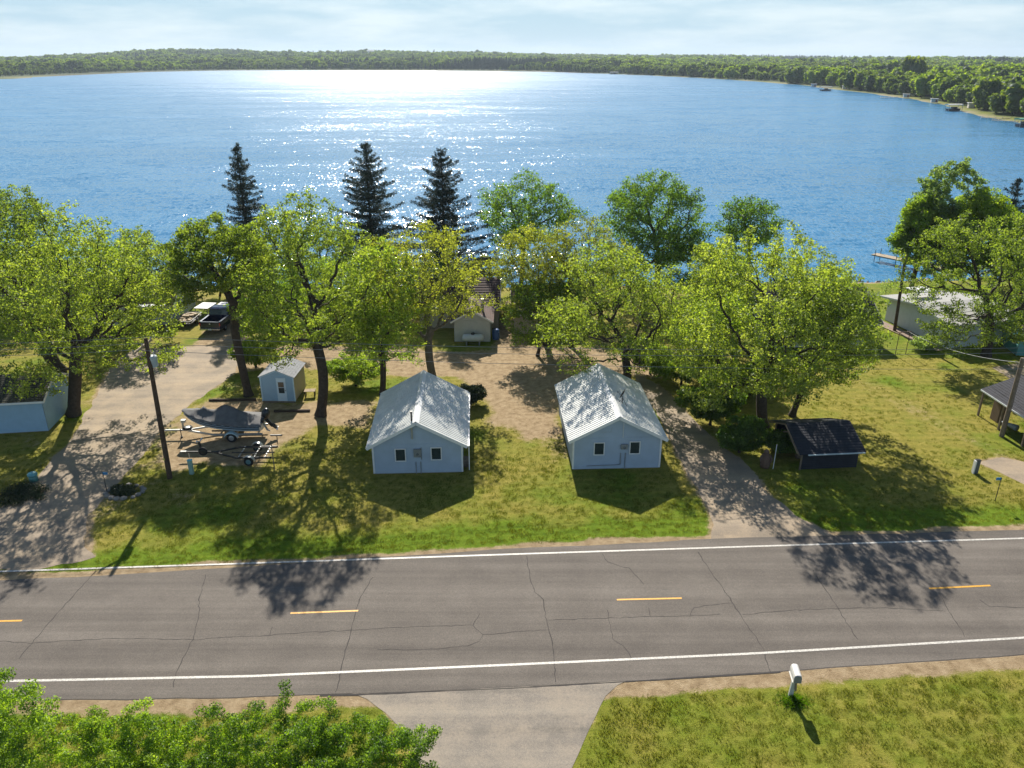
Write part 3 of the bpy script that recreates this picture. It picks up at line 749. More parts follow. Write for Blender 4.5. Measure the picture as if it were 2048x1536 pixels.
for sx in (-1, 1):
    for k in range(8):
        t0, t1 = k / 8, (k + 1) / 8 + .02; xa, xb = sx * t0 * (W_ / 2 + .12), sx * t1 * (W_ / 2 + .12)
        za, zb = zR_ + .06 - t0 * (zR_ - zE_ + .05), zR_ + .075 - t1 * (zR_ - zE_ + .05)
        q.add([(xa, -.12, za), (xb, -.12, zb), (xb, D_ + .1, zb), (xa, D_ + .1, za), (xb, -.12, zb - .03), (xb, D_ + .1, zb - .03)], [(0, 1, 2, 3), (1, 4, 5, 2)])
    q.add([(0, -.11, zR_ + .03), (sx * (W_ / 2 + .12), -.11, zE_ - .02), (sx * (W_ / 2 + .12), D_ + .09, zE_ - .02), (0, D_ + .09, zR_ + .03)], [(0, 1, 2, 3)])
q.build('roof', M('grey_shingle', (.24, .25, .27), .85, var=.3, scale=4, bump=.4), sh)
q = MB(); q.box((.28, -.035, 1.06), (.66, .04, 1.78)); dr_ = q.build('door', M('door_pale', (.55, .70, .80), .5, var=.06), sh)
for zc in (.98, 1.42):
    q = MB(); q.box((.28, -.062, zc + .02), (.40, .02, .38 if zc > 1.2 else .42)); q.build('pane', glass_m, dr_)
q = MB(); q.tube([(.55, -.06, 1.0), (.55, -.11, 1.0)], .025, 8); q.build('handle', dark_metal, dr_)
q = MB(); q.box((0, .06, .075), (W_ - .1, .10, .13)); q.box((0, D_ - .1, .075), (W_ - .1, .1, .13)); q.box((.9, .9, .07), (.2, 1.6, .12)); q.build('skid', wood_grey, sh)

# left garage, cut by the frame
GL = (-30.8, 46.62, 0); ga = thing('garage', 'long pale blue garage with a leaf-strewn brown roof at the left edge of the photo', 'garage', GL, R(8))
def side_gable(t, W, D, zE, zR, wall_m, roof_m, over=.35, x0=None, rows_=14, trim=white_trim, board=.16, lap=True):
    """building with the long eave facing -y; occupies x in [-W,0] (right end at 0); ridge along x"""
    X0, X1 = -W, 0
    for yy, o_ in ((0, -1), (D, 1)):
        a = MB(); lap_wall(a, X0, X1, 0.05, zE, None, yy, o_, 'x', board); a.build('eave_wall', wall_m, t)
    for xx, o_ in ((X1, 1), (X0, -1)):
        a = MB(); lap_wall(a, 0, D, 0.05, zE, (D / 2, zR), xx, o_, 'y', board); a.build('gable_wall', wall_m, t)
    a = MB(); a.box(((X0 + X1) / 2, D / 2, 0), (W - .03, D - .03, .1)); a.build('foundation', concrete, t)
    sl = (zR - zE) / (D / 2); a = MB(); xa, xb = X0 - over, X1 + over
    for sy in (-1, 1):
        for k in range(rows_):
            t0, t1 = k / rows_, (k + 1) / rows_ + .01; run = D / 2 + over
            ya, yb = D / 2 + sy * t0 * run, D / 2 + sy * t1 * run; za, zb = zR + .08 - t0 * run * sl, zR + .105 - t1 * run * sl
            a.add([(xa, ya, za), (xb, ya, za), (xb, yb, zb), (xa, yb, zb), (xa, yb, zb - .035), (xb, yb, zb - .035)], [(0, 1, 2, 3), (3, 2, 5, 4)])
        run = D / 2 + over
        a.add([(xa, D / 2, zR + .02), (xb, D / 2, zR + .02), (xb, D / 2 + sy * run, zR + .02 - run * sl), (xa, D / 2 + sy * run, zR + .02 - run * sl)], [(0, 1, 2, 3)])
    rf = a.build('roof', roof_m, t)
    for sy in (-1, 1):
        run = D / 2 + over
        b2 = MB(); b2.box(((xa + xb) / 2, D / 2 + sy * (run + .015), zR - run * sl + .0), (xb - xa, .03, .14)); b2.build('fascia', trim, rf)
        for x in (xa - .012, xb + .012):
            b2 = MB(); b2.beam((x, D / 2, zR + .02), (x, D / 2 + sy * (run + .02), zR + .02 - run * sl), .025, .16); b2.build('rake_board', trim, rf)
    return rf
side_gable(ga, 9, 4.2, 2.32, 3.3, siding_blue, M('mossy_shingle', (.045, .045, .030), .9, var=.5, scale=2, bump=.5, dirt=(.09, .10, .03)), .25)

# ------------------------------------------------------------------ cottages near the shore
hc = thing('cottage', 'grey cottage with brown roof and a white gable beside the parked pickup', 'house', (-31.35, 68.9, 0), R(3))
side_gable(hc, 10, 6.2, 2.1, 4.0, grey_wall, brown_shingle, .4)
add_window(hc, 1.4, 1.35, .8, .9, 0.0, white_trim, 1, 'y'); add_window(hc, 3.3, 1.35, .8, .9, 0.0, white_trim, 1, 'y')
q = MB()
for x in (-2.6, -1.5, -.4): q.box((x, -.9, 1.0), (.07, .07, 2.0))
q.box((-1.5, -.9, 2.0), (2.3, .07, .08)); q.box((-1.5, -.9, .9), (2.3, .05, .06)); q.box((-1.5, -.45, 2.05), (2.4, 1.0, .05)); q.build('porch', white_trim, hc)
hb = thing('cottage', 'low tan cottage with one small window behind the leaning tree right of the pickup', 'house', (-17.5, 69.3, 0), R(0))
side_gable(hb, 6.2, 4.5, 1.95, 3.1, tan_wall, brown_shingle, .3)
wpos = Z(503, 636, 69.3); add_window(hb, wpos.x + 17.5, 1.2, 1.1, .8, 0.0, white_trim)
cc_ = thing('cottage', 'white gabled cottage with the propane tank along its end wall', 'house', (-3.45, 64.15, 0), R(0))
def simple_gable(t, W, D, zE, zR, wall_m, roof_m, over=.3, rows_=12):
    for yy, o_ in ((0, -1), (D, 1)):
        a = MB(); lap_wall(a, -W / 2, W / 2, .05, zE, (0, zR), yy, o_, 'x', .16); a.build('gable_wall', wall_m, t)
    for o_ in (-1, 1):
        a = MB(); lap_wall(a, 0, D, .05, zE, None, o_ * W / 2, o_, 'y', .16); a.build('eave_wall', wall_m, t)
    a = MB(); sl = (zR - zE) / (W / 2)
    for s in (-1, 1):
        run = W / 2 + over
        for k in range(rows_):
            t0, t1 = k / rows_, (k + 1) / rows_ + .01; xa, xb = s * t0 * run, s * t1 * run; za, zb = zR + .08 - t0 * run * sl, zR + .105 - t1 * run * sl
            a.add([(xa, -over, za), (xb, -over, zb), (xb, D + over, zb), (xa, D + over, za), (xb, -over, zb - .035), (xb, D + over, zb - .035)], [(0, 1, 2, 3), (1, 4, 5, 2)])
        a.add([(0, -over, zR + .02), (s * run, -over, zR + .02 - run * sl), (s * run, D + over, zR + .02 - run * sl), (0, D + over, zR + .02)], [(0, 1, 2, 3)])
    rf = a.build('roof', roof_m, t)
    for s in (-1, 1):
        run = W / 2 + over; b2 = MB(); b2.beam((0, -over - .012, zR + .02), (s * run, -over - .012, zR + .02 - run * sl), .025, .14); b2.build('rake_board', white_trim, rf)
    return rf
simple_gable(cc_, 3.1, 4.0, 2.0, 2.9, grey_wall, rust_roof)
q = MB(); q.tube([(.9, 1.2, 2.4), (.9, 1.2, 3.5)], .11, 10); q.tube([(.9, 1.2, 3.5), (.9, 1.2, 3.56)], .16, 10); q.build('chimney', galv, cc_)
cr_ = thing('cottage', 'brown roofed cottage standing behind the white gabled one, its dark roof against the lake', 'house', (-1.25, 67.9, 0), R(0))
side_gable(cr_, 7.2, 6.0, 2.1, 3.9, tan_wall, rust_roof, .2, rows_=12)
cd_ = thing('cottage', 'tan cottage with a white downpipe and dark roof, right of the sandy path', 'house', (5.6, 66.3, 0), R(0))
side_gable(cd_, 5.4, 7.0, 2.0, 3.5, tan_wall, brown_shingle, .3)
q = MB(); q.tube([(-3.35, -.08, 2.0), (-3.35, -.08, 0.05)], .05, 6); q.build('downpipe', white_trim, cd_)
ce_ = thing('cottage', 'dark roofed cottage almost hidden behind the large oaks right of centre', 'house', (31.0, 63.2, 0), R(4))
side_gable(ce_, 9.5, 6.5, 2.3, 4.2, grey_wall, black_shingle, .4)
cf_ = thing('cottage', 'low cottage hidden in the trees left of the grey cottage', 'house', (-46, 74, 0), R(3))
side_gable(cf_, 7, 6, 2.2, 4.0, grey_wall, brown_shingle, .4)
# white building on the right
wb = thing('boathouse', 'long white building with a low pale roof behind the right-hand oak', 'building', (43.4, 64.0, 0), R(13.4))
# local: right end at x=0, long eave toward -y
side_gable(wb, 6.5, 8.0, 2.25, 2.75, white_wall, M('pale_roof', (.34, .34, .33), .8, var=.12), .55, rows_=6, board=.2)
pf = MB(); pf.box((-4.4, 6.5, 3.25), (2.2, 1.6, .10)); pf.box((-5.2, 6.0, 2.95), (.08, .08, .55)); pf.box((-3.6, 6.0, 2.95), (.08, .08, .55)); pf.build('roof_deck', white_trim, wb)
gb = MB(); gpts = [(-6.9, -.35), (-6.9, 8.9), (-8.3, 8.9), (-7.8, -.35)]
g_o = MB(); g_o.add([(x, y, .03) for x, y in gpts], [(3, 2, 1, 0)]); g_o.build('gravel_bed', M('bed_gravel', (.30, .22, .18), .95, var=.4, scale=12, bump=.8), wb)
g_o = MB()
for a, e in zip(gpts[1:] , gpts[2:]): g_o.beam((a[0], a[1], .05), (e[0], e[1], .05), .08, .1)
g_o.build('bed_edging', wood_light, wb)
tb = thing('shed', 'teal painted shed in deep shade under the right-hand oak', 'shed', (47.5, 60.0, 0), R(-8))
side_gable(tb, 5.6, 3, 2.0, 2.6, teal_wall, brown_shingle, .2, rows_=6, trim=teal_wall)

# propane tank, blue barrel
tk = thing('propane_tank', 'pale horizontal propane tank with a dark dome in front of the white gable', 'propane tank', (-3.37, 63.5, 0))
q = MB(); prof = [(-.95, .02), (-.9, .2), (-.8, .3), (-.6, .34), (.6, .34), (.8, .3), (.9, .2), (.95, .02)]
q.tube([(x, 0, .62) for x, r_ in prof], [r_ for x, r_ in prof], 18); q.build('tank_body', tank_m, tk, True)
q = MB(); q.tube([(0, 0, .92), (0, 0, 1.04), (0, 0, 1.10)], [.17, .16, .07], 14); q.build('dome', dark_metal, tk)
for x in (-.55, .55):
    q = MB(); q.box((x, 0, .16), (.12, .5, .32)); q.build('leg', grey_metal, tk)
bb_ = thing('barrel', 'deep blue plastic barrel beside the white gabled cottage', 'barrel', (-1.42, 64.9, 0))
q = MB(); q.tube([(0, 0, 0), (0, 0, .1), (0, 0, .45), (0, 0, .85), (0, 0, .92)], [.28, .31, .33, .31, .26], 16); q.build('barrel_body', blue_plastic, bb_, True)
q = MB(); q.torus((0, 0, .62), .325, .02, 'z', 16, 6); q.torus((0, 0, .32), .325, .02, 'z', 16, 6); q.build('hoop', blue_plastic, bb_)

# ------------------------------------------------------------------ dark woodshed
wsd = thing('woodshed', 'black roofed open-ended woodshed with a thin white gutter under the big oak', 'shed', (17.3, 41.3, 0), R(5))
wood_black = M('tarred_black', (0.014, 0.018, 0.030), 0.8, var=.3, scale=3)
q = MB(); Wd, Dp = 3.6, 4.0; ze, zr_ = 1.35, 2.15
for k in range(9):
    q.box((Wd / 2, .02, .1 + k * .13), (Wd - .1, .03, .122))
q.build('front_wall', wood_black, wsd)
q = MB(); q.box((Wd - .05, Dp / 2, .65), (.04, Dp, 1.25)); q.box((Wd / 2, Dp, .65), (Wd - .1, .04, 1.25)); q.build('side_wall', wood_black, wsd)
for x, y in ((.05, .05), (.05, Dp - .05), (Wd - .1, .1)):
    p_ = MB(); p_.box((x, y, .65), (.09, .09, 1.3)); p_.build('post', wood_grey, wsd)
q = MB()
for s in (-1, 1):
    for k in range(12):
        run = Dp / 2 + .35; t0, t1 = k / 12, (k + 1) / 12 + .015; sl = (zr_ - ze) / (Dp / 2)
        ya, yb = Dp / 2 + s * t0 * run, Dp / 2 + s * t1 * run; za, zb = zr_ + .05 - t0 * run * sl, zr_ + .075 - t1 * run * sl
        q.add([(-.3, ya, za), (Wd + .2, ya, za), (Wd + .2, yb, zb), (-.3, yb, zb), (-.3, yb, zb - .03), (Wd + .2, yb, zb - .03)], [(0, 1, 2, 3), (3, 2, 5, 4)])
    q.add([(-.3, Dp / 2, zr_), (Wd + .2, Dp / 2, zr_), (Wd + .2, Dp / 2 + s * run, zr_ - run * sl), (-.3, Dp / 2 + s * run, zr_ - run * sl)], [(0, 1, 2, 3)])
wr_ = q.build('roof', wood_black, wsd)
for s in (-1, 1):
    p_ = MB(); p_.beam((-.32, Dp / 2, zr_ - .02), (-.32, Dp / 2 + s * 2.3, zr_ - .02 - 2.3 * sl), .04, .1); p_.build('rake_board', wood_grey, wr_)
p_ = MB(); p_.box((Wd / 2 + .15, -.42, ze - .12), (Wd - .1, .07, .06)); p_.build('gutter', M('gutter_pale', (.5, .58, .62), .4), wr_)
p_ = MB(); p_.beam((-.05, .4, .9), (-.05, 2.0, 1.6), .05, .07); p_.beam((-.05, 3.4, .9), (-.05, 2.0, 1.6), .05, .07); p_.build('brace', wood_light, wsd)
lg = MB(); r = random.Random(3)
for k in range(60):
    y = .5 + r.random() * 3; z = .1 + r.random() * .9; lg.tube([(.3 + r.random() * .1, y, z), (1.4, y, z)], .07, 6)
lw = lg.build('firewood', wood_grey, None); lw.parent = None; lw.location = (17.3, 41.3, 0); lw.rotation_euler = (0, 0, R(5)); tag(lw, 'stack of split firewood inside the black woodshed', 'firewood', kind='stuff')
# white stake and carved wooden figure
stk = MB(); a = G(1546, 938); stk.tube([a, (a.x + .02, a.y, 1.65)], .022, 6); tag(stk.build('marker_post', white_trim), 'thin white marker stake between the carved figure and woodshed', 'post')
fp = G(1529, 934); fg = thing('carved_figure', 'brown weathered upright wooden carving with a round head beside the right driveway', 'carving', fp, 0)
wood_fig = M('figure_wood', (.13, .08, .055), .9, var=.3, scale=5, bump=.5)
q = MB(); q.tube([(0, 0, 0), (0, 0, .25), (0, 0, .6), (0, 0, .85), (0, 0, .93)], [.28, .30, .27, .24, .12], 14); q.build('body', wood_fig, fg, True)
q = MB(); q.tube([(0, -.01, .9), (0, -.02, .97), (0, -.02, 1.08), (0, -.01, 1.18), (0, 0, 1.21)], [.08, .14, .165, .1, .02], 12); q.build('head', wood_fig, fg, True)
for s in (-1, 1):
    q = MB(); q.tube([(s * .24, -.02, .8), (s * .33, -.08, .55), (s * .22, -.22, .42)], [.09, .08, .06], 8); q.build('arm', wood_fig, fg, True)

# ------------------------------------------------------------------ open pole shed at the right edge
A = G(1963, 779, 1.9); B = G(2060, 842, 1.9); dv = (B - A); dv.z = 0; ang = math.atan2(dv.y, dv.x)
ps = thing('pole_shed', 'open-fronted black roofed pole shed cut by the right edge of the photo', 'shed', (A.x, A.y, 0), ang)
q = MB(); LL = 7.5
for k in range(14):
    t0, t1 = k / 14, (k + 1) / 14 + .01
    if k < 14: q.add([(-.1, t0 * 2.6, 1.9 + t0 * 1.0), (LL, t0 * 2.6, 1.9 + t0 * 1.0), (LL, t1 * 2.6, 1.88 + t1 * 1.0), (-.1, t1 * 2.6, 1.88 + t1 * 1.0), (-.1, t0 * 2.6, 1.86 + t0), (LL, t0 * 2.6, 1.86 + t0)], [(0, 1, 2, 3), (0, 4, 5, 1)])
q.add([(-.1, 2.6, 2.88), (LL, 2.6, 2.88), (LL, 5.2, 1.9), (-.1, 5.2, 1.9)], [(0, 1, 2, 3)])
q.add([(-.1, 0, 1.82), (LL, 0, 1.82), (LL, 2.6, 2.82), (-.1, 2.6, 2.82), (-.1, 5.2, 1.82), (LL, 5.2, 1.82)], [(0, 1, 2, 3), (3, 2, 5, 4)])
pr_ = q.build('roof', black_shingle, ps)
q = MB(); q.box((LL / 2, -.03, 1.86), (LL, .05, .09)); q.build('fascia', M('fascia_pale', (.62, .66, .66), .5), pr_)
for x in (.15, 2.4, 4.8, 7.2):
    p_ = MB(); p_.box((x, .1, .92), (.11, .11, 1.84)); p_.build('post', wood_grey, ps)
q = MB(); q.box((LL / 2, 5.0, .9), (LL, .06, 1.8)); q.box((LL, 2.6, .9), (.06, 4.8, 1.8)); q.build('back_wall', M('dark_boards', (.05, .04, .035), .9), ps)
q = MB(); q.box((1.0, .9, .75), (.8, .5, 1.5)); b9 = q.build('cabinet', M('cabinet_brown', (.16, .11, .075), .8), None, bevel=.02); b9.location = ps.location; b9.rotation_euler = ps.rotation_euler; tag(b9, 'brown cabinet standing under the open pole shed', 'cabinet')
q = MB(); q.tube([(1.9, .6, .35), (3.0, .9, .40)], [.05, .22], 10); b9 = q.build('canoe_bow', M('grey_hull', (.25, .30, .33), .4), None, True); b9.location = ps.location; b9.rotation_euler = ps.rotation_euler; tag(b9, 'pale boat bow lying low under the pole shed roof', 'boat')

# ------------------------------------------------------------------ poles and wires
PT = Z(291, 682, 42.2)
up = thing('utility_pole', 'tall dark leaning utility pole with crossarm and grey transformer by the left driveway', 'utility pole', G(340, 957))
pb = Vector(G(340, 957)); tp = Z(291, 676, 41.8) - pb
q = MB(); q.tube([(0, 0, -.2), tuple(tp * .5), tuple(tp)], [.155, .135, .11], 12); q.build('pole_shaft', wood_pole, up)
c1, c2 = Z(266, 708, 41.2) - pb, Z(303, 679, 42.6) - pb
q = MB(); q.beam(c1, c2, .10, .12); arm = q.build('crossarm', wood_light, up)
for t in (.04, .5, .96):
    p = c1.lerp(c2, t); q = MB(); q.tube([p + Vector((0, 0, .06)), p + Vector((0, 0, .13)), p + Vector((0, 0, .2))], [.03, .055, .03], 8); q.build('insulator', M('insulator', (.35, .33, .3), .3), arm)
tr_c = Z(306, 722, 41.75) - pb
q = MB(); q.tube([tr_c + Vector((0, 0, -.33)), tr_c + Vector((0, 0, .28)), tr_c + Vector((0, 0, .33))], [.24, .25, .2], 16); tf = q.build('transformer', M('transformer_grey', (.42, .47, .5), .45), up)
for dx_ in (-.1, .12):
    q = MB(); q.tube([tr_c + Vector((dx_, 0, .33)), tr_c + Vector((dx_, 0, .58))], [.035, .025], 8); q.build('bushing', M('bushing', (.6, .6, .58), .3), tf)
q = MB(); q.beam(tr_c + Vector((0, 0, .1)), tp * .83, .06, .12); q.build('bracket', galv, up)
q = MB(); q.box((-.06, -.15, 1.35), (.06, .03, .13)); q.build('tag_plate', M('yellow_tag', (.6, .6, .08), .5), up)
rp0 = G(2003, 873); rp1 = Z(2046, 716, 46.0)
up2 = thing('utility_pole', 'grey weathered utility pole in front of the pole shed at the right edge', 'utility pole', rp0)
q = MB(); q.tube([(0, 0, -.2), tuple((rp1 - rp0))], [.16, .13], 12); q.build('pole_shaft', M('pole_grey', (.20, .155, .12), .9, var=.3, scale=5, bump=.5), up2)
q = MB(); q.tube([rp1 - rp0 + Vector((-.15, 0, -.35)), rp1 - rp0 + Vector((.15, 0, -.35))], .03, 6); q.build('bolt', galv, up2)
mp0 = G(1789, 662); mp1 = Z(1812, 510, 67.2)
up3 = thing('utility_pole', 'slim dark pole beside the white building, its top lost in the bright green tree', 'utility pole', mp0)
q = MB(); q.tube([(0, 0, -.2), tuple(mp1 - mp0)], [.15, .11], 10); q.build('pole_shaft', wood_pole, up3)
wires = []
def cable(a, b, sag, r_, label, n_=40):
    a, b = Vector(a), Vector(b); q = MB(); pts = []
    for k in range(n_ + 1):
        t = k / n_; p = a.lerp(b, t); p.z -= sag * 4 * t * (1 - t); pts.append(p)
    q.tube(pts, r_, 4, False); o = q.build('overhead_cable', cable_m); tag(o, label, 'cable', 'overhead power lines')
ins = [pb + c1.lerp(c2, t) + Vector((0, 0, .2)) for t in (.04, .5, .96)]
cable(ins[2], Z(2300, 690, 47.5), .55, .013, 'overhead wire, uppermost of the three crossing above the cabins')
cable(ins[0], Z(2300, 735, 45.5), .5, .013, 'overhead wire, lowest of the three crossing just above the cabin ridges')
cable(ins[1], Z(2300, 698, 47.0), .6, .013, 'overhead wire, middle of the three crossing above the cabins')
cable(ins[0], Z(-250, 716, 40.0), .1, .013, 'overhead wire leaving the transformer pole to the left, lowest of three')
cable(ins[1], Z(-250, 705, 40.5), .1, .013, 'overhead wire leaving the transformer pole to the left, middle of three')
cable(ins[2], Z(-250, 693, 41.0), .1, .013, 'overhead wire leaving the transformer pole to the left, topmost of three')
cable(rp1 + Vector((0, 0, -.3)), Z(1815, 662, 62.4), .5, .012, 'pale sagging service wire from the grey pole to the white building')
cable(Z(2046, 722, 46), Z(2300, 745, 44), .1, .02, 'short service wire running right from the grey pole')

# clothesline frame
cf0, cf1 = G(1790, 711), G(1811, 708)
cl = thing('clothesline_frame', 'thin rusty clothesline frame of two poles and a crossbar on the lawn', 'clothesline', cf0)
dv_ = cf1 - cf0
for p in (Vector((0, 0, 0)), dv_):
    q = MB(); q.tube([p, p + Vector((0, 0, 2.0))], .03, 6); q.build('upright', M('rusty_pipe', (.16, .10, .07), .8), cl)
q = MB(); q.tube([Vector((-.1, 0, 2.0)), dv_ + Vector((.1, 0, 2.0))], .03, 6); q.build('crossbar', _mats['rusty_pipe'], cl)

# ------------------------------------------------------------------ small roadside things
def pedestal(px, py, label, mat, h, w, cap=None, name='utility_pedestal', rz=0):
    p = G(px, py); t = thing(name, label, 'utility box', p, rz)
    q = MB(); q.box((0, 0, h / 2), (w, w * .8, h)); q.build('body', mat, t, bevel=.015)
    q = MB(); q.box((0, 0, h + .02), (w * 1.12, w * .95, .05)); q.build('cap', cap or mat, t, bevel=.01); return t
t = thing('utility_pedestal', 'round-topped teal utility pedestal at the left edge of the left driveway', 'utility box', G(68, 962))
q = MB(); q.tube([(0, 0, 0), (0, 0, .4)], [.25, .22], 14); q.build('body', green_box, t, True)
q = MB(); q.tube([(0, 0, .38), (0, 0, .48), (0, 0, .55), (0, 0, .58)], [.27, .27, .2, .05], 14); q.build('cap', M('cap_teal', (.12, .36, .40), .45), t, True)
pedestal(384, 948, 'tall pale green utility pedestal in front of the empty boat trailer', green_box_pale, .92, .24, M('cap_blue', (.15, .5, .6), .45))
t = pedestal(1950, 946, 'tall dark and white utility pedestal on the right lawn', M('ped_dark', (.09, .11, .13), .5), .86, .24, dark_metal)
q = MB(); q.box((-.15, 0, .42), (.07, .22, .84)); q.build('white_side', white_trim, t)
def sign(base, top, label, flip=1):
    a, b_ = G(*base), None; h = Z(top[0], top[1], a.y).z
    t = thing('address_sign', label, 'sign', a); q = MB(); q.tube([(0, 0, 0), (0, 0, h)], .022, 6); q.build('post', dark_metal, t)
    q = MB(); q.box((flip * .12, 0, h - .09), (.3, .02, .16)); q.build('sign_plate', sign_blue, t)
sign((215, 987), (214, 944), 'small blue address sign on a dark post beside the rock ring')
sign((1990, 1002), (1999, 955), 'small blue address sign on a dark post on the right lawn', -1)

# mailbox
mbx = thing('mailbox', 'white rounded mailbox on a pale leaning post at the grass edge of the road', 'mailbox', (10.75, 23.15, 0), R(-6))
mw = M('mailbox_white', (.66, .64, .60), .45, var=.08)
q = MB(); q.prism([(-.15, .0), (.15, 0), (.15, .22), (.12, .32), (.06, .36), (-.06, .36), (-.12, .32), (-.15, .22)], 'y', -.32, .32)
bd = q.build('box', mw, mbx, bevel=.015); bd.location = (.1, .05, 1.08)
q = MB(); q.prism([(-.135, .02), (.135, .02), (.135, .21), (.11, .3), (.05, .335), (-.05, .335), (-.11, .3), (-.135, .21)], 'y', -.345, -.322)
fl_ = q.build('back_plate', M('mailbox_grey', (.18, .19, .21), .5), bd)
q = MB(); q.beam((.02, .05, -.1), (.1, .08, 1.08), .16, .12); q.build('post', M('post_pale', (.48, .50, .46), .7), mbx, bevel=.01)
q = MB(); q.beam((.16, -.05, .5), (.12, -.02, 1.06), .07, .05); q.build('brace', wood_grey, mbx)
q = MB(); q.box((-.01, .0, .0), (.34, .6, .03)); o_ = q.build('platform', mw, mbx); o_.location = (.1, .05, 1.065)

# ------------------------------------------------------------------ boat on its trailer
def wheel(parent, c, R0, w, hub_m, axis='y', name='wheel'):
    q = MB(); q.torus(c, R0 - w * .5, w * .5, axis, 22, 8); o = q.build(name, rubber, parent, True)
    c = Vector(c); d = {'y': Vector((0, 1, 0)), 'x': Vector((1, 0, 0)), 'z': Vector((0, 0, 1))}[axis]
    q = MB(); q.tube([c - d * w * .42, c - d * w * .3, c + d * w * .3, c + d * w * .42], [R0 * .42, R0 * .6, R0 * .6, R0 * .42], 14); q.build('rim', hub_m, o, True)
    return o
hull_m = M('hull_paint', (.42, .52, .60), .35, var=.08)
hull_dark = M('hull_stripe', (.03, .06, .10), .35, var=.1)
bt = thing('boat', 'fishing boat under a charcoal cloth cover on a galvanised trailer, by the sandy parking area', 'boat', (-16.25, 45.95, 0), R(2))
Lb = 5.0
def bw(s): return 1.04 * (1 - s ** 3.4) ** .62 * (.93 + .07 * min(1, s * 4)) if s < 1 else 0.0
def gwz(s): return 1.20 + .18 * s + .55 * s ** 2.6
def kz(s): return .54 + .02 * s + 1.05 * s ** 5
ss = [0, .1, .2, .3, .4, .5, .6, .7, .78, .85, .91, .96, .99]
rowsL = []
for s in ss:
    x = -Lb * s; b_ = bw(s); k_ = kz(s); g_ = gwz(s); ch = k_ + (g_ - k_) * (.32 + .15 * s)
    rowsL.append([(x, -b_, g_), (x, -b_ * .97, (g_ + ch) / 2), (x, -b_ * .86, ch), (x, -b_ * .45, k_ + (ch - k_) * .35), (x, 0, k_), (x, b_ * .45, k_ + (ch - k_) * .35), (x, b_ * .86, ch), (x, b_ * .97, (g_ + ch) / 2), (x, b_, g_)])
rowsL.append([(-Lb, 0, kz(1) + (gwz(1) - kz(1)) * t) for t in (1, .7, .4, .2, 0, .2, .4, .7, 1)])
q = MB(); q.grid(rowsL); q.add([p for p in rowsL[0]], [tuple(range(9))]); hl = q.build('hull', hull_m, bt, False)
for (za, zb, mt_) in ((.34, .50, hull_dark), (.60, .74, hull_dark)):
    q = MB(); ra, rb_ = [], []
    for s in ss[:-1]:
        x = -Lb * s; b_ = bw(s) + .006; k_ = kz(s); g_ = gwz(s); ch = k_ + (g_ - k_) * (.32 + .15 * s)
        za_, zb_ = ch + (g_ - ch) * za, ch + (g_ - ch) * zb; ra.append((x, -b_ * .995, za_)); rb_.append((x, -b_ * 1.0, zb_))
    q.grid([ra, rb_]); q.build('stripe', mt_, hl)
q = MB(); rc = []
sc = list(np.linspace(-0.03, 1.0, 42)); r = random.Random(4)
for s in sc:
    s_ = min(max(s, 0), .995); x = -Lb * s * 1.01; g_ = gwz(s_); b_ = max(bw(s_), .03) + .035
    ridge = np.interp(s, [-.03, .12, .25, .36, .44, .50, .60, .68, .72, .76, .88, 1.0], [.10, .32, .52, .80, .92, .80, .42, .44, .62, .40, .16, .03])
    wr = .05 * math.sin(s * 47) + .03 * math.sin(s * 90 + 1)
    row = []
    for t in np.linspace(-1, 1, 15):
        a = abs(t); zz = ridge * (1 - a) ** (1.0 if ridge > .3 else .7) + (wr * (1 - a) * a * 2.2) - .10 * math.sin(math.pi * a) * (ridge > .3)
        row.append((x, b_ * t, g_ + zz + .02))
    drop = .10 * (1 - s_ ** 3)
    row = [(x, -b_ - .01, g_ - drop + .03 * math.sin(s * 60))] + row + [(x, b_ + .01, g_ - drop)]
    rc.append(row)
q.grid(rc); cv = q.build('cover', cloth_dark, bt, True)
q = MB(); q.tube([(-.35, 0, 1.1), (-.35, 0, 1.12)], .01, 4)
mot = MB(); mot.tube([(.22, 0, 1.28), (.2, 0, 1.42), (.28, 0, 1.70), (.40, 0, 1.86), (.46, 0, 1.9)], [.19, .27, .29, .2, .04], 14); om = mot.build('outboard_motor', M('motor_black', (.018, .022, .03), .3, var=.1), bt, True)
q = MB(); q.beam((.22, 0, 1.25), (.62, 0, .72), .16, .22); q.beam((.55, 0, .85), (.85, 0, .58), .07, .26); q.tube([(.5, 0, .78), (.86, 0, .60)], .07, 8); q.build('motor_leg', dark_metal, om)
q = MB()
for k in range(3):
    a = k * 2.09; q.beam((.87, 0, .6), (.87, .17 * math.cos(a), .6 + .17 * math.sin(a)), .10, .02)
q.build('propeller', galv, om)
q = MB(); q.tube([(.12, -.48, 1.2), (.14, -.5, 1.36), (.22, -.5, 1.5), (.28, -.5, 1.53)], [.11, .14, .12, .02], 12); ok_ = q.build('kicker_motor', _mats['motor_black'], bt, True)
q = MB(); q.beam((.15, -.5, 1.2), (.4, -.5, .62), .08, .1); q.tube([(.38, -.5, .66), (.55, -.5, .58)], .04, 6); q.build('motor_leg', galv, ok_)

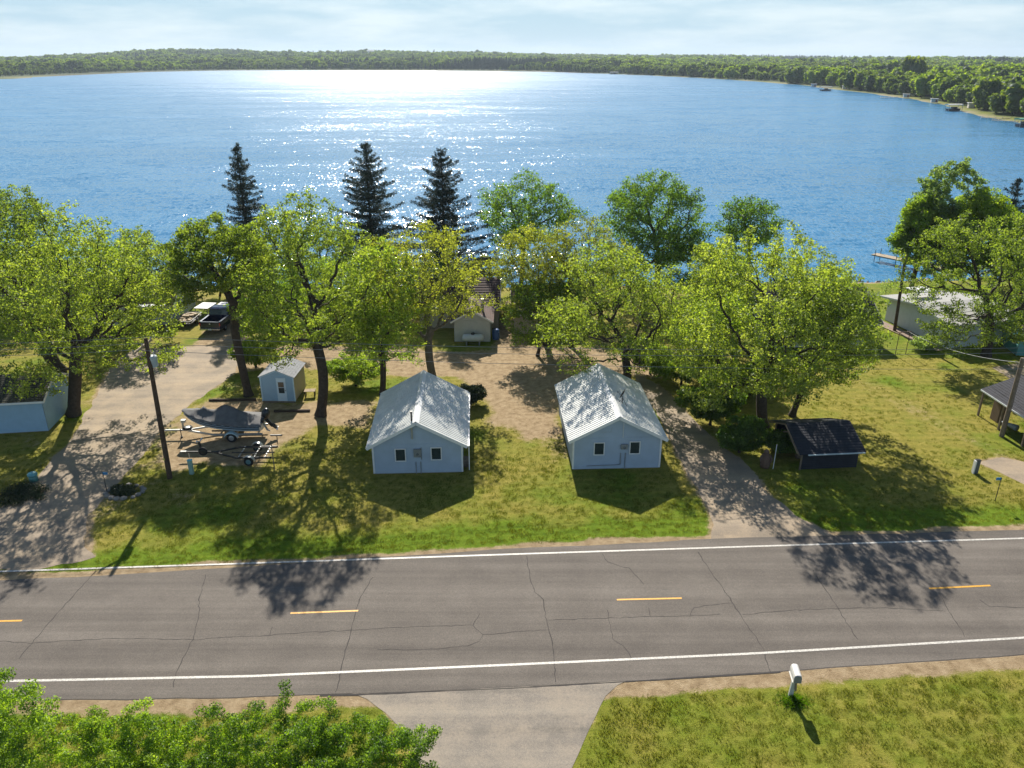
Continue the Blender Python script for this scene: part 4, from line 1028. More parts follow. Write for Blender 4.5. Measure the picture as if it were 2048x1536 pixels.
tl = thing('boat_trailer', 'galvanised boat trailer with a pale fender and spare wheel under the covered boat', 'trailer', (-16.25, 45.95, 0), R(2))
q = MB()
for s in (-1, 1):
    q.beam((.1, s * .72, .48), (-3.1, s * .72, .48), .07, .12); q.beam((-3.1, s * .72, .48), (-4.9, s * .05, .48), .07, .12)
for x in (-.2, -1.6, -2.6): q.beam((x, -.72, .48), (x, .72, .48), .07, .08)
q.beam((-4.6, 0, .5), (-6.35, 0, .5), .09, .10); q.build('frame', galv, tl)
for s in (-1, 1):
    q = MB(); q.beam((-.1, s * .45, .60), (-3.2, s * .45, .62), .09, .08); q.build('bunk', wood_grey, tl)
    wheel(tl, (-1.85, s * .92, .33), .33, .19, galv)
    q = MB(); arc = [(-1.85 + .45 * math.cos(a), .30 + .45 * math.sin(a)) for a in np.linspace(.15, math.pi - .15, 10)]
    q.grid([[(x, s * .92 - .14, z) for x, z in arc], [(x, s * .92 + .14, z) for x, z in arc]]); q.grid([[(x, s * .92 + s * .14, z) for x, z in arc], [(x, s * .92 + s * .14, z - .07) for x, z in arc]])
    q.build('fender', M('fender_pale', (.45, .62, .68), .4, var=.1), tl)
q = MB(); q.tube([(-1.85, -.9, .33), (-1.85, .9, .33)], .04, 8); q.build('axle', dark_metal, tl)
q = MB(); q.beam((-5.2, 0, .5), (-5.15, 0, 1.15), .10, .14); q.box((-5.1, 0, 1.15), (.28, .22, .18)); q.build('winch_post', galv, tl)
wheel(tl, (-4.85, -.14, .72), .32, .17, galv, 'z', 'spare_wheel')
q = MB(); q.tube([(-5.35, -.1, .62), (-5.35, -.1, .1)], .03, 8); q.tube([(-5.35, -.1, .02), (-5.35, -.1, .09)], .08, 8); q.build('tongue_jack', dark_metal, tl)
q = MB(); q.tube([(-6.35, 0, .5), (-6.5, 0, .5)], [.05, .04], 8); q.build('coupler', galv, tl)

t2 = thing('boat_trailer', 'empty black boat trailer with two fendered wheels and a winch post, nearest the road', 'trailer', (-14.75, 42.75, 0), R(0.5))
q = MB()
for s in (-1, 1):
    q.beam((.1, s * .72, .47), (-2.1, s * .72, .47), .07, .10); q.beam((-2.1, s * .72, .47), (-3.6, s * .02, .47), .07, .10)
q.beam((-3.2, 0, .5), (-5.55, 0, .5), .08, .09); q.build('frame', dark_metal, t2)
for x in (-.3, -.95, -1.9):
    q = MB(); q.beam((x, -.70, .50), (x, .70, .50), .05, .06); q.build('crossbar', galv, t2)
for s in (-1, 1):
    q = MB(); q.beam((.2, s * .33, .62), (-2.4, s * .33, .62), .09, .05); q.build('bunk', M('bunk_dark', (.05, .04, .035), .9), t2)
    wheel(t2, (-1.25, s * .92, .30), .30, .18, M('rim_teal', (.12, .24, .27), .4), 'y')
    q = MB(); arc = [(-1.25 + .40 * math.cos(a), .28 + .40 * math.sin(a)) for a in np.linspace(.2, math.pi - .2, 10)]
    q.grid([[(x, s * .92 - .12, z) for x, z in arc], [(x, s * .92 + .12, z) for x, z in arc]]); q.build('fender', galv, t2)
q = MB(); q.beam((.05, .95, .5), (.05, .95, 1.15), .04, .04); q.beam((-.35, .95, 1.15), (.4, .95, 1.15), .08, .08); q.build('guide_post', dark_metal, t2)
q = MB(); q.beam((-4.35, 0, .5), (-4.45, 0, 1.2), .09, .10); q.build('winch_post', dark_metal, t2)
q = MB(); q.tube([(-4.5, -.18, 1.32), (-4.4, 0, 1.2), (-4.3, .2, 1.36)], [.06, .03, .06], 8); q.build('bow_roller', galv, t2)
wheel(t2, (-4.25, -.13, .6), .29, .16, dark_metal, 'y', 'spare_wheel')
q = MB(); q.tube([(-5.2, 0, .5), (-5.2, 0, .1)], .03, 6); q.box((-5.5, 0, .53), (.35, .10, .06)); q.build('coupler', galv, t2)
q = MB(); q.tube([(-1.25, -.9, .3), (-1.25, .9, .3)], .035, 8); q.build('axle', dark_metal, t2)
# pipe in the ground, timbers, box
pp = G(549, 938); q = MB(); q.tube([pp, (pp.x - .0, pp.y, 1.75), (pp.x - .0, pp.y, 1.9)], [.035, .03, .05], 8); tag(q.build('thin_post', wood_grey), 'thin weathered post with a white knob behind the empty trailer', 'post')
for a, b_, lb in (((418, 800), (512, 799), 'dark landscape timber lying at the sandy edge behind the covered boat'), ((548, 822), (620, 821), 'dark landscape timber lying in front of the blue shed')):
    A_, B_ = G(*a, .07), G(*b_, .07); q = MB(); q.beam(A_, B_, .15, .14); tag(q.build('timber', M('timber_dark', (.05, .032, .022), .9, var=.3)), lb, 'timber')
ac = thing('outdoor_bench', 'low dark bench with pale slats beside the blue shed', 'bench', G(621, 792), R(5))
for k in range(4):
    q = MB(); q.box((0, -.22 + k * .14, .46), (.8, .1, .03)); q.build('slat', wood_light, ac)
for s in (-1, 1):
    q = MB(); q.box((s * .33, 0, .22), (.06, .5, .44)); q.build('leg', dark_metal, ac)

# ------------------------------------------------------------------ pickup truck
tk = thing('pickup_truck', 'navy blue pickup truck seen from behind with an open bed, parked beside the cottage', 'pickup truck', (-26.95, 66.2, 0), R(-3))
navy = M('truck_paint', (.012, .02, .055), .18, .2, var=.05, spec=.8)
W2 = .98
def truck_profile():
    q = MB()
    # lower body shell as cross-sections along y (rear 0 -> front 5.4)
    sec = []
    for y, wz, zt_, zb_ in ((0, .93, 1.10, .52), (.06, .97, 1.14, .48), (.9, .99, 1.15, .45), (1.95, .99, 1.15, .45), (2.05, .99, 1.12, .45), (3.7, .99, 1.10, .45), (4.3, .98, 1.10, .45), (5.2, .95, .98, .45), (5.42, .86, .82, .5)):
        sec.append([(-wz, y, zb_), (-wz * 1.01, y, (zt_ + zb_) / 2), (-wz * .97, y, zt_)])
    q.grid(sec); q.grid([[(-p[0], p[1], p[2]) for p in rw] for rw in sec])
    # bonnet and scuttle
    q.grid([[(-.96, 3.9, 1.11), (0, 3.9, 1.18), (.96, 3.9, 1.11)], [(-.95, 4.7, 1.06), (0, 4.7, 1.14), (.95, 4.7, 1.06)], [(-.92, 5.2, .98), (0, 5.2, 1.04), (.92, 5.2, .98)], [(-.86, 5.42, .82), (0, 5.42, .84), (.86, 5.42, .82)], [(-.86, 5.42, .5), (0, 5.42, .5), (.86, 5.42, .5)]])
    # bed floor and inner walls, cab rear
    q.add([(-.80, .08, .62), (.80, .08, .62), (.80, 2.0, .62), (-.80, 2.0, .62), (-.80, .08, 1.14), (.80, .08, 1.14), (.80, 2.0, 1.14), (-.80, 2.0, 1.14), (-.97, .0, 1.14), (.97, .0, 1.14), (.97, 2.0, 1.15), (-.97, 2.0, 1.15)],
          [(0, 1, 2, 3), (0, 3, 7, 4), (1, 5, 6, 2), (0, 4, 5, 1), (2, 6, 7, 3)])
    q.box((0, 2.03, .85), (1.9, .05, .65)); q.box((0, .0, .82), (1.86, .07, .62)); q.box((0, 2.7, .5), (1.8, 5.0, .12))
    return q
body = truck_profile().build('body', navy, tk, bevel=.01)
q = MB()
cab = [(2.02, 1.12, .93), (2.12, 1.72, .76), (2.35, 1.80, .74), (3.1, 1.80, .74), (3.35, 1.74, .74), (4.05, 1.14, .90)]
q.grid([[(-w, y, z), (w, y, z)] for y, z, w in cab]); q.grid([[(s * w, y, z) for y, z, w in cab] for s in (-1,)] + [[(-cab[i][2] if False else -(.93 if True else 0), y, 1.1) for i, (y, z, w) in enumerate(cab)]])
q.grid([[(w, y, z) for y, z, w in cab], [(.93, y, 1.1) for y, z, w in cab]])
q.build('cab', navy, tk)
q = MB(); q.add([(-.80, 2.035, 1.2), (.80, 2.035, 1.2), (.70, 2.105, 1.66), (-.70, 2.105, 1.66)], [(0, 1, 2, 3)]); q.add([(-.84, 3.98, 1.22), (.84, 3.98, 1.22), (.70, 3.42, 1.71), (-.70, 3.42, 1.71)], [(0, 1, 2, 3)])
q.v = [(x, y + (-.012 if y < 3 else .03), z + .01) for x, y, z in q.v]; q.build('window', glass_m, tk)
for s in (-1, 1):
    q = MB(); q.add([(s * .935, 2.3, 1.2), (s * .935, 3.75, 1.2), (s * .80, 3.3, 1.66), (s * .80, 2.35, 1.66)], [(0, 1, 2, 3)]); q.v = [(x + s * .02, y, z) for x, y, z in q.v]; q.build('side_window', glass_m, tk)
    q = MB(); q.box((s * .885, 1.03, 1.165), (.15, 1.95, .035)); q.build('bed_rail', M('rail_grey', (.30, .32, .35), .3, .3), tk, bevel=.008)
    q = MB(); q.box((s * .90, -.045, .93), (.10, .03, .26)); q.build('tail_light', M('tail_red', (.45, .03, .015), .25), tk, bevel=.008)
    q = MB(); q.box((s * 1.08, 3.55, 1.22), (.16, .1, .15)); q.build('wing_mirror', navy, tk, bevel=.02)
    for y in (1.05, 4.45): wheel(tk, (s * .86, y, .37), .37, .24, galv, 'x')
q = MB(); q.box((0, -.01, 1.165), (1.62, .08, .03)); q.build('tailgate_cap', _mats['rail_grey'], tk, bevel=.008)
q = MB(); q.box((0, -.14, .50), (1.86, .14, .15)); q.build('rear_bumper', M('bumper_chrome', (.42, .43, .45), .2, .8), tk, bevel=.02)
q = MB(); q.box((0, -.218, .52), (.3, .01, .14)); q.build('number_plate', white_trim, tk)
q = MB(); q.tube([(0, -.05, .98), (0, -.07, .98)], .06, 12); q.build('badge', galv, tk)

ft = thing('utility_trailer', 'low black utility trailer with pale rails and rubbish aboard, between cottage and pickup', 'trailer', (-30.1, 67.9, 0), R(0))
q = MB(); q.box((0, 1.3, .42), (1.5, 2.8, .07)); q.build('deck', dark_metal, ft)
for (c, d) in (((-.75, 1.3, .66), (.05, 2.8, .05)), ((.75, 1.3, .66), (.05, 2.8, .05)), ((0, -.1, .66), (1.5, .05, .05)), ((0, 2.7, .66), (1.5, .05, .05))):
    q = MB(); q.box(c, d); q.build('rail', M('rail_pale', (.55, .54, .52), .5), ft)
for x in (-.75, .75):
    for y in (-.1, 1.3, 2.7):
        q = MB(); q.box((x, y, .54), (.05, .05, .22)); q.build('stake', dark_metal, ft)
    wheel(ft, (x * 1.15, 1.3, .28), .28, .17, galv, 'x')
q = MB(); q.beam((-.5, 2.7, .42), (0, 3.8, .42), .06, .07); q.beam((.5, 2.7, .42), (0, 3.8, .42), .06, .07); q.build('tongue', dark_metal, ft)
junk = MB(); r = random.Random(8)
for k in range(26):
    junk.box((r.uniform(-.55, .55), r.uniform(.1, 2.5), .5 + r.random() * .2), (r.uniform(.15, .5), r.uniform(.1, .7), r.uniform(.05, .2)), r.uniform(0, 3))
jk = junk.build('scrap_load', wood_light, None); jk.location = ft.location; tag(jk, 'loose boards and scrap lying on the low black trailer', 'scrap', kind='stuff')
wt = thing('folding_table', 'white topped table standing in the sun beyond the black utility trailer', 'table', (-29.6, 72.3, 0), R(-6))
q = MB(); q.box((0, 0, .80), (1.4, 1.9, .05)); q.build('tabletop', white_trim, wt, bevel=.01)
for x in (-.6, .6):
    for y in (-.85, .85):
        q = MB(); q.box((x, y, .39), (.06, .06, .78)); q.build('leg', galv, wt)
wt2 = copy_tree(wt); wt2.location = (-28.2, 73.2, 0); wt2.scale = (.6, .5, .9); wt2['label'] = 'small white table just left of the pickup bonnet'

# ------------------------------------------------------------------ dock and shoreline
dk = thing('dock', 'narrow grey wooden dock on thin posts reaching into the lake at right', 'dock', (0, 0, 0))
A_, B_ = G(1748, 509, -.1), G(1830, 526, -.1); dv_ = (B_ - A_).normalized(); L_ = 9.0; dk.location = (A_.x, A_.y, 0); dk.rotation_euler = (0, 0, math.atan2(dv_.y, dv_.x))
pmesh = MB().box((0, 0, 0), (.17, 1.3, .035)).mesh('dock_board', wood_light)
for k in range(50):
    o_ = bpy.data.objects.new('board', pmesh); col.objects.link(o_); o_.parent = dk; o_.location = (k * .185 + .1, 0, .0 + .006 * math.sin(k * 3)); o_.rotation_euler = (0, 0, .01 * math.sin(k * 7))
q = MB(); q.beam((0, -.55, -.08), (L_ + .2, -.55, -.08), .06, .12); q.beam((0, .55, -.08), (L_ + .2, .55, -.08), .06, .12); q.build('stringer', wood_grey, dk)
for x in (.5, 3.3, 6.2):
    for y in (-.62, .62):
        q = MB(); q.tube([(x, y, -2.4), (x, y, .7)], .045, 6); q.build('post', dark_metal, dk)
rk = MB(); r = random.Random(12)
for k in range(420):
    x = r.uniform(-50, 75)
    P_ = np.array([[x, y] for y in np.linspace(78, 96, 60)]); h_, _ = height(P_); j = int(np.argmin(np.abs(h_ + .74))); y = P_[j, 1] + r.gauss(0, .45); s_ = r.uniform(.1, .34)
    c = Vector((x, y, float(h_[j]) + s_ * .2)); vs = []
    for a, bb in ((0, 0), (1, 0), (1, 1), (1, 2), (1, 3), (1, 4), (2, 0)):
        if a == 0: vs.append(c + Vector((0, 0, -s_)))
        elif a == 2: vs.append(c + Vector((0, 0, s_ * r.uniform(.5, .8))))
        else: vs.append(c + Vector((math.cos(bb * 1.257) * s_ * r.uniform(.8, 1.3), math.sin(bb * 1.257) * s_ * r.uniform(.7, 1.1), r.uniform(-.1, .2) * s_)))
    rk.add(vs, [(0, 2, 1), (0, 3, 2), (0, 4, 3), (0, 5, 4), (0, 1, 5), (6, 1, 2), (6, 2, 3), (6, 3, 4), (6, 4, 5), (6, 5, 1)])
tag(rk.build('shore_rocks', rock_m), 'small pale rocks scattered along the near lake shore', 'rocks', kind='stuff')
# rock ring and plants
def rock_ring(cx, cy, rx, ry, n_, label, seed):
    t = thing('rock_ring', label, 'flower bed', (cx, cy, 0)); r = random.Random(seed)
    for k in range(n_):
        a = 2 * math.pi * k / n_; s_ = r.uniform(.12, .2); q = MB()
        q.tube([(0, 0, -.05), (0, 0, s_ * .4), (0, 0, s_ * .8), (0, 0, s_)], [s_ * .9, s_ * 1.1, s_ * .7, s_ * .1], 6)
        o_ = q.build('rock', rock_m, t); o_.location = (rx * math.cos(a) + r.uniform(-.05, .05), ry * math.sin(a), 0); o_.rotation_euler = (0, 0, r.random() * 6)
    return t
p = G(250, 985); rock_ring(p.x, p.y, 1.0, .75, 15, 'ring of pale rocks round dark low plants beside the left driveway', 3)

# ------------------------------------------------------------------ trees
def leaf_cloud(centers, radii, per, size, seed, up=0.35, flat=0.6, aspect=0.62):
    """diamond leaf sprays around centres -> verts, faces, per-face var"""
    g = np.random.default_rng(seed)
    n_ = len(centers) * per
    c = np.repeat(centers, per, 0); rr = np.repeat(radii, per)
    d = g.normal(size=(n_, 3)); d /= np.linalg.norm(d, axis=1)[:, None]
    c = c + d * (rr * g.random(n_) ** 0.45)[:, None] * np.array([1, 1, flat])
    nrm = d * 0.7 + g.normal(size=(n_, 3)) * 0.8 + np.array([0, 0, up]); nrm /= np.linalg.norm(nrm, axis=1)[:, None]
    t = g.normal(size=(n_, 3)); t -= nrm * (t * nrm).sum(1)[:, None]; t /= np.linalg.norm(t, axis=1)[:, None]
    u = np.cross(nrm, t)
    s = size * (0.65 + 0.7 * g.random(n_))
    L = t * s[:, None]; W = u * (s * aspect)[:, None]; B = nrm * (s * 0.18)[:, None]
    v = np.stack([c - L * .5, c + W * .5 + B, c + L * .5, c - W * .5 + B], 1).reshape(-1, 3)
    f = np.arange(n_ * 4).reshape(-1, 4)
    cv = np.repeat(g.random(len(centers)), per)
    return v, f, np.clip(cv * .6 + g.random(n_) * .55 - .08, 0, 1)

def grow(base, fork, lumps, seed, step=0.45, n_attr=520, twig_r=0.011, power=2.35, di=7.0, trunk_r=None, ntr=None):
    """space-colonisation skeleton. lumps: [(centre, (rx,ry,rz))]. Returns nodes, parents, radii"""
    g = np.random.default_rng(seed)
    vol = np.array([a[0] * a[1] * a[2] for _, a in lumps]); vol = vol / vol.sum()
    ch = g.choice(len(lumps), n_attr, p=vol)
    A = np.zeros((n_attr, 3))
    d = g.normal(size=(n_attr, 3)); d /= np.linalg.norm(d, axis=1)[:, None]
    rad = g.random(n_attr) ** 0.38
    for i in range(n_attr):
        c, a = lumps[ch[i]]; A[i] = np.array(c) + d[i] * rad[i] * np.array(a)
    base, fork = np.array(base, float), np.array(fork, float)
    nodes = [base]; par = [-1]; L = np.linalg.norm(fork - base); k = max(3, int(L / step)); bend = g.normal(size=3) * 0.12; bend[2] = 0
    for i in range(1, k + 1):
        t = i / k; nodes.append(base + (fork - base) * t + bend * math.sin(math.pi * t) * L * .25); par.append(len(nodes) - 2)
    nodes = np.array(nodes); start = max(1, k - 2)
    near_i = np.zeros(n_attr, int); near_d = np.full(n_attr, 1e9)
    dd = np.linalg.norm(A[:, None] - nodes[None, start:], axis=2); near_i = dd.argmin(1) + start; near_d = dd.min(1)
    alive = np.ones(n_attr, bool); kill = step * 1.25
    for it in range(140):
        if it > 3: act = alive & (near_d < di)
        else: act = alive
        if not act.any():
            if not alive.any(): break
            act = alive
        ids = near_i[act]; dirs = A[act] - nodes[ids]; dirs /= np.maximum(np.linalg.norm(dirs, axis=1), 1e-6)[:, None]
        uq, inv = np.unique(ids, return_inverse=True)
        acc = np.zeros((len(uq), 3)); np.add.at(acc, inv, dirs)
        acc += g.normal(size=acc.shape) * 0.28 * np.linalg.norm(acc, axis=1)[:, None] + np.array([0, 0, .04])
        acc /= np.maximum(np.linalg.norm(acc, axis=1), 1e-6)[:, None]
        new = nodes[uq] + acc * step; n0 = len(nodes)
        nodes = np.vstack([nodes, new]); par += list(uq)
        ia = np.where(alive)[0]
        dd = np.linalg.norm(A[ia][:, None] - new[None], axis=2); mi = dd.argmin(1); md = dd.min(1)
        b = md < near_d[ia]; near_i[ia[b]] = n0 + mi[b]; near_d[ia[b]] = md[b]
        alive[ia[md < kill]] = False
        if len(nodes) > 4200: break
    par = np.array(par); r = np.zeros(len(nodes)); nc = np.zeros(len(nodes), int)
    for i in range(1, len(nodes)): nc[par[i]] += 1
    rp = np.where(nc == 0, twig_r ** power, 0.0)
    for i in range(len(nodes) - 1, 0, -1): rp[par[i]] += rp[i]
    r = rp ** (1 / power)
    if trunk_r:
        s = trunk_r / r[1]
        r = np.where(r > .02, .02 + (r - .02) * (trunk_r - .02) / max(r[1] - .02, 1e-3), r)
    r[0] = r[1] * 1.35
    return nodes, par, r, nc
def skeleton_mesh(name, nodes, par, r, mat, min_r=0.0, origin=None):
    V = []; F = []
    o = np.array(origin if origin is not None else nodes[0])
    for i in range(1, len(nodes)):
        if r[i] < min_r: continue
        a, b = nodes[par[i]] - o, nodes[i] - o; ra = min(r[par[i]], r[i] * 1.35); rb = r[i]
        if par[i] == 0: ra = r[0]
        k = 7 if rb > .07 else (4 if rb > .025 else 3)
        d = b - a; d = d / max(np.linalg.norm(d), 1e-6); b = b + d * rb * .4
        ref = np.array([1.0, 0, 0]) if abs(d[0]) < .8 else np.array([0, 1.0, 0])
        x = ref - d * ref.dot(d); x /= np.linalg.norm(x); y = np.cross(d, x); n0 = len(V)
        for c, rr in ((a, ra), (b, rb)):
            for j in range(k):
                t = 2 * math.pi * j / k; V.append(c + (x * math.cos(t) + y * math.sin(t)) * rr)
        for j in range(k): F.append((n0 + j, n0 + (j + 1) % k, n0 + k + (j + 1) % k, n0 + k + j))
    return mesh_from_np(name, np.array(V), np.array(F), mat, None, True)
LM = {
 'oak': leaf_mat('leaf_oak', (0.060, 0.092, 0.018), (0.122, 0.168, 0.032), (0.225, 0.265, 0.072)),
 'spring': leaf_mat('leaf_spring', (0.060, 0.105, 0.014), (0.120, 0.185, 0.026), (0.215, 0.275, 0.055)),
 'yellow': leaf_mat('leaf_yellow', (0.085, 0.102, 0.018), (0.155, 0.178, 0.032), (0.260, 0.275, 0.070)),
 'deep': leaf_mat('leaf_deep', (0.036, 0.075, 0.010), (0.072, 0.130, 0.016), (0.130, 0.195, 0.028), 0.5),
 'bright': leaf_mat('leaf_bright', (0.060, 0.110, 0.006), (0.120, 0.185, 0.010), (0.20, 0.26, 0.018), 0.5),
 'shrub': leaf_mat('leaf_shrub', (0.045, 0.095, 0.008), (0.13, 0.21, 0.016), (0.26, 0.34, 0.05), 0.5),
 'silver': leaf_mat('leaf_silver', (0.07, 0.11, 0.045), (0.14, 0.20, 0.08), (0.24, 0.30, 0.14), 0.45),
 'needle': leaf_mat('needle_dark', (0.016, 0.026, 0.016), (0.034, 0.050, 0.030), (0.075, 0.098, 0.055), 0.22, (1.2, 1.2, .8), .05),
 'juniper': leaf_mat('needle_juniper', (0.018, 0.030, 0.010), (0.034, 0.052, 0.016), (0.06, 0.08, 0.024), 0.2, (1.5, 1.5, .8), .04),
}
def make_lumps(c, R3, seed, n_=16, spread=.74, size=.40):
    g = random.Random(seed); out_ = []
    for k in range(n_):
        a = 2 * math.pi * (k + g.random() * .7) / n_; zz = g.uniform(-.75, .85); q = math.sqrt(max(.05, 1 - zz * zz)) * spread * g.uniform(.6, 1.15)
        s = size * g.uniform(.7, 1.2)
        out_.append(((c[0] + math.cos(a) * q * R3[0], c[1] + math.sin(a) * q * R3[1], c[2] + zz * .82 * R3[2]), (R3[0] * s, R3[1] * s, R3[2] * s * .8)))
    for dx, dy, dz in ((0.05, 0, .80), (-.72, 0, -.1), (.72, 0, .05), (-.5, -.5, -.62), (.5, .4, -.66), (.1, -.7, -.3), (-.45, .2, .55), (.45, -.1, .5)):
        s = size * g.uniform(.75, 1.05)
        out_.append(((c[0] + dx * R3[0], c[1] + dy * R3[1], c[2] + dz * R3[2]), (R3[0] * s, R3[1] * s, R3[2] * s * .8)))
    return out_
tree_n = 0
def tree(base_px, crown_px, label, kind, name='oak_tree', leaves=26000, trunk_r=.24, seed=None, leaf=.165, dense=1.0, depth=None, group=None, fork_t=.5, bark=None, lean=None, cl=.43, cat='tree', tri_min=.0, attr=1250, step=.40):
    """crown_px = (x0, x1, ytop, ybottom) as the crown shows at the tree's own depth"""
    global tree_n
    tree_n += 1; seed = seed if seed is not None else tree_n * 13 + 5
    B = G(*base_px); Y = B.y
    x0, x1, yt, yb = crown_px; wd_ = (x1 - x0) * .07; x0, x1 = x0 - wd_, x1 + wd_
    xc = (x0 + x1) / 2
    top = Z(xc, yt, Y); bot = Z(xc, yb, Y); rx = (Z(x1, (yt + yb) / 2, Y).x - Z(x0, (yt + yb) / 2, Y).x) / 2
    rz = (top.z - bot.z) / 2; zc = (top.z + bot.z) / 2; ry = depth or min(rx, rz * 1.3) * .9
    zc = max(zc, rz + .6)
    c = ((Z(xc, (yt + yb) / 2, Y).x), Y, zc)
    lumps = make_lumps(c, (rx, ry, rz), seed)
    fork = (B.x + (c[0] - B.x) * .45, Y, max(1.2, (c[2] - rz) * .55 + c[2] * .45 if lean is None else lean))
    nodes, par, r, nc = grow(tuple(B), fork, lumps, seed, step=step, n_attr=attr, trunk_r=trunk_r)
    rt = thing(name, label, cat, B, 0, group)
    me = skeleton_mesh('trunk', nodes, par, r, bark or bark_m)
    o = bpy.data.objects.new('trunk', me); col.objects.link(o); o.parent = rt
    tw = np.where((r < .035) & (np.arange(len(nodes)) > 6))[0]
    per = max(4, int(leaves * 1.0 / max(len(tw), 1)))
    cen = nodes[tw] - np.array(B); g = np.random.default_rng(seed)
    v, f, va = leaf_cloud(cen, np.full(len(cen), cl) * (.7 + .6 * g.random(len(cen))), per, leaf, seed)
    me = mesh_from_np('crown', v, f, LM[kind], {'var': ('FACE', va)})
    o = bpy.data.objects.new('crown', me); col.objects.link(o); o.parent = rt
    return rt

T = tree
T((148, 830), (10, 340, 425, 790), 'broad olive oak whose thick trunk stands at the left driveway edge', 'oak', leaves=30000, trunk_r=.42, lean=4.6)
T((120, 745), (-90, 190, 440, 790), 'massive low-forked oak at the left edge, behind the pale blue garage', 'oak', leaves=30000, trunk_r=.5, lean=4.0)
T((262, 668), (222, 362, 458, 620), 'oak with open crooked limbs between the left oak and the pickup', 'oak', leaves=15000, trunk_r=.28)
T((498, 792), (345, 528, 422, 600), 'oak with a dark left-leaning trunk just left of the blue shed', 'oak', leaves=24000, trunk_r=.30, lean=5.2)
T((641, 832), (498, 755, 388, 735), 'tallest oak, straight dark trunk rising right of the blue shed', 'oak', leaves=24000, trunk_r=.34, lean=5.5)
T((553, 715), (470, 610, 520, 690), 'small bright green tree directly behind the blue shed', 'spring', 'maple_tree', leaves=12000, trunk_r=.16)
T((765, 790), (680, 850, 480, 760), 'dense green tree close behind the left cabin roof', 'spring', 'maple_tree', leaves=13000, trunk_r=.22)
T((868, 764), (722, 960, 444, 665), 'yellowish oak with sparse new leaves above the left cabin', 'yellow', leaves=15000, trunk_r=.30, leaf=.16, lean=3.6, bark=bark_pale)
T((1092, 690), (985, 1155, 450, 635), 'yellow-green oak left of the bent tree, over the sandy path', 'yellow', leaves=17000, trunk_r=.27, leaf=.155, lean=4)
T((1142, 694), (1095, 1262, 432, 600), 'bent oak with bare twigs at its top, leaning right toward the lake', 'yellow', leaves=9000, trunk_r=.22, leaf=.155, bark=bark_m, attr=600)
T((1075, 712), (1010, 1175, 560, 680), 'low bright green tree over the sandy path end', 'spring', 'maple_tree', leaves=13000, trunk_r=.14)
T((1252, 788), (1100, 1380, 492, 750), 'wide green oak directly behind the right cabin', 'oak', leaves=20000, trunk_r=.30, lean=3.4)
T((1424, 740), (1340, 1500, 575, 715), 'small tree with a clear dark trunk between the two hedges', 'spring', 'maple_tree', leaves=12000, trunk_r=.18, lean=2.6)
T((1526, 855), (1360, 1700, 455, 820), 'largest oak, spreading over the black woodshed', 'oak', leaves=34000, trunk_r=.36, lean=4.0, )
T((1584, 832), (1550, 1760, 540, 800), 'oak with two slim trunks close right of the largest oak', 'oak', leaves=18000, trunk_r=.22, lean=3.2)
T((1445, 690), (1370, 1500, 480, 660), 'oak filling the gap behind the largest oak', 'oak', leaves=16000, trunk_r=.25)
T((1040, 588), (970, 1133, 350, 505), 'round deep green lakeside tree left of centre-right', 'deep', 'elm_tree', leaves=15000, trunk_r=.25, leaf=.2, cl=.6)
T((1315, 590), (1215, 1412, 345, 560), 'large two-domed deep green lakeside tree', 'deep', 'elm_tree', leaves=30000, trunk_r=.32, leaf=.2, cl=.6)
T((1495, 588), (1438, 1556, 392, 500), 'small deep green tree poking above the largest oak', 'deep', 'elm_tree', leaves=9000, trunk_r=.2, leaf=.2, cl=.6)
T((1822, 578), (1800, 1892, 390, 535), 'dense bright green columnar tree by the dock', 'bright', 'willow_tree', leaves=42000, trunk_r=.24, leaf=.19, cl=.6)
T((1884, 574), (1815, 1960, 350, 590), 'tall silvery green tree behind the bright columnar one', 'silver', 'poplar_tree', leaves=34000, trunk_r=.24, leaf=.22)
T((1952, 584), (1882, 2018, 385, 560), 'broad vivid yellow-green tree above the right-hand oak', 'bright', 'willow_tree', leaves=42000, trunk_r=.26, leaf=.19, cl=.6)
T((2040, 586), (1995, 2150, 405, 570), 'vivid green tree cut by the right edge', 'bright', 'willow_tree', leaves=34000, trunk_r=.26, leaf=.19, cl=.6)
T((1972, 712), (1815, 2130, 455, 720), 'right-hand oak spreading over the white building', 'oak', leaves=34000, trunk_r=.36, lean=3.6, )
T((20, 598), (-40, 58, 365, 560), 'tall slender tree at the left edge against the lake', 'oak', 'ash_tree', leaves=12000, trunk_r=.2)
T((70, 600), (38, 104, 378, 560), 'narrow upright tree against the lake, second from the left edge', 'oak', 'ash_tree', leaves=9000, trunk_r=.17)
T((30, 640), (-60, 130, 500, 640), 'green tree behind the massive left oak', 'oak', leaves=14000, trunk_r=.25)
T((600, 640), (545, 720, 545, 650), 'green tree in shade behind the tallest oak', 'spring', 'maple_tree', leaves=11000, trunk_r=.16)
T((800, 640), (730, 900, 545, 660), 'green tree in shade behind the left cabin trees', 'spring', 'maple_tree', leaves=11000, trunk_r=.16)
T((1200, 640), (1120, 1290, 545, 650), 'green tree in shade beyond the right cabin', 'oak', leaves=12000, trunk_r=.2)
T((1600, 650), (1520, 1700, 520, 660), 'oak beyond the largest oak, near the hidden cottage', 'oak', leaves=13000, trunk_r=.22)
T((440, 592), (395, 500, 545, 600), 'small yellow-green tree behind the pickup', 'yellow', 'maple_tree', leaves=6000, trunk_r=.1, attr=300)

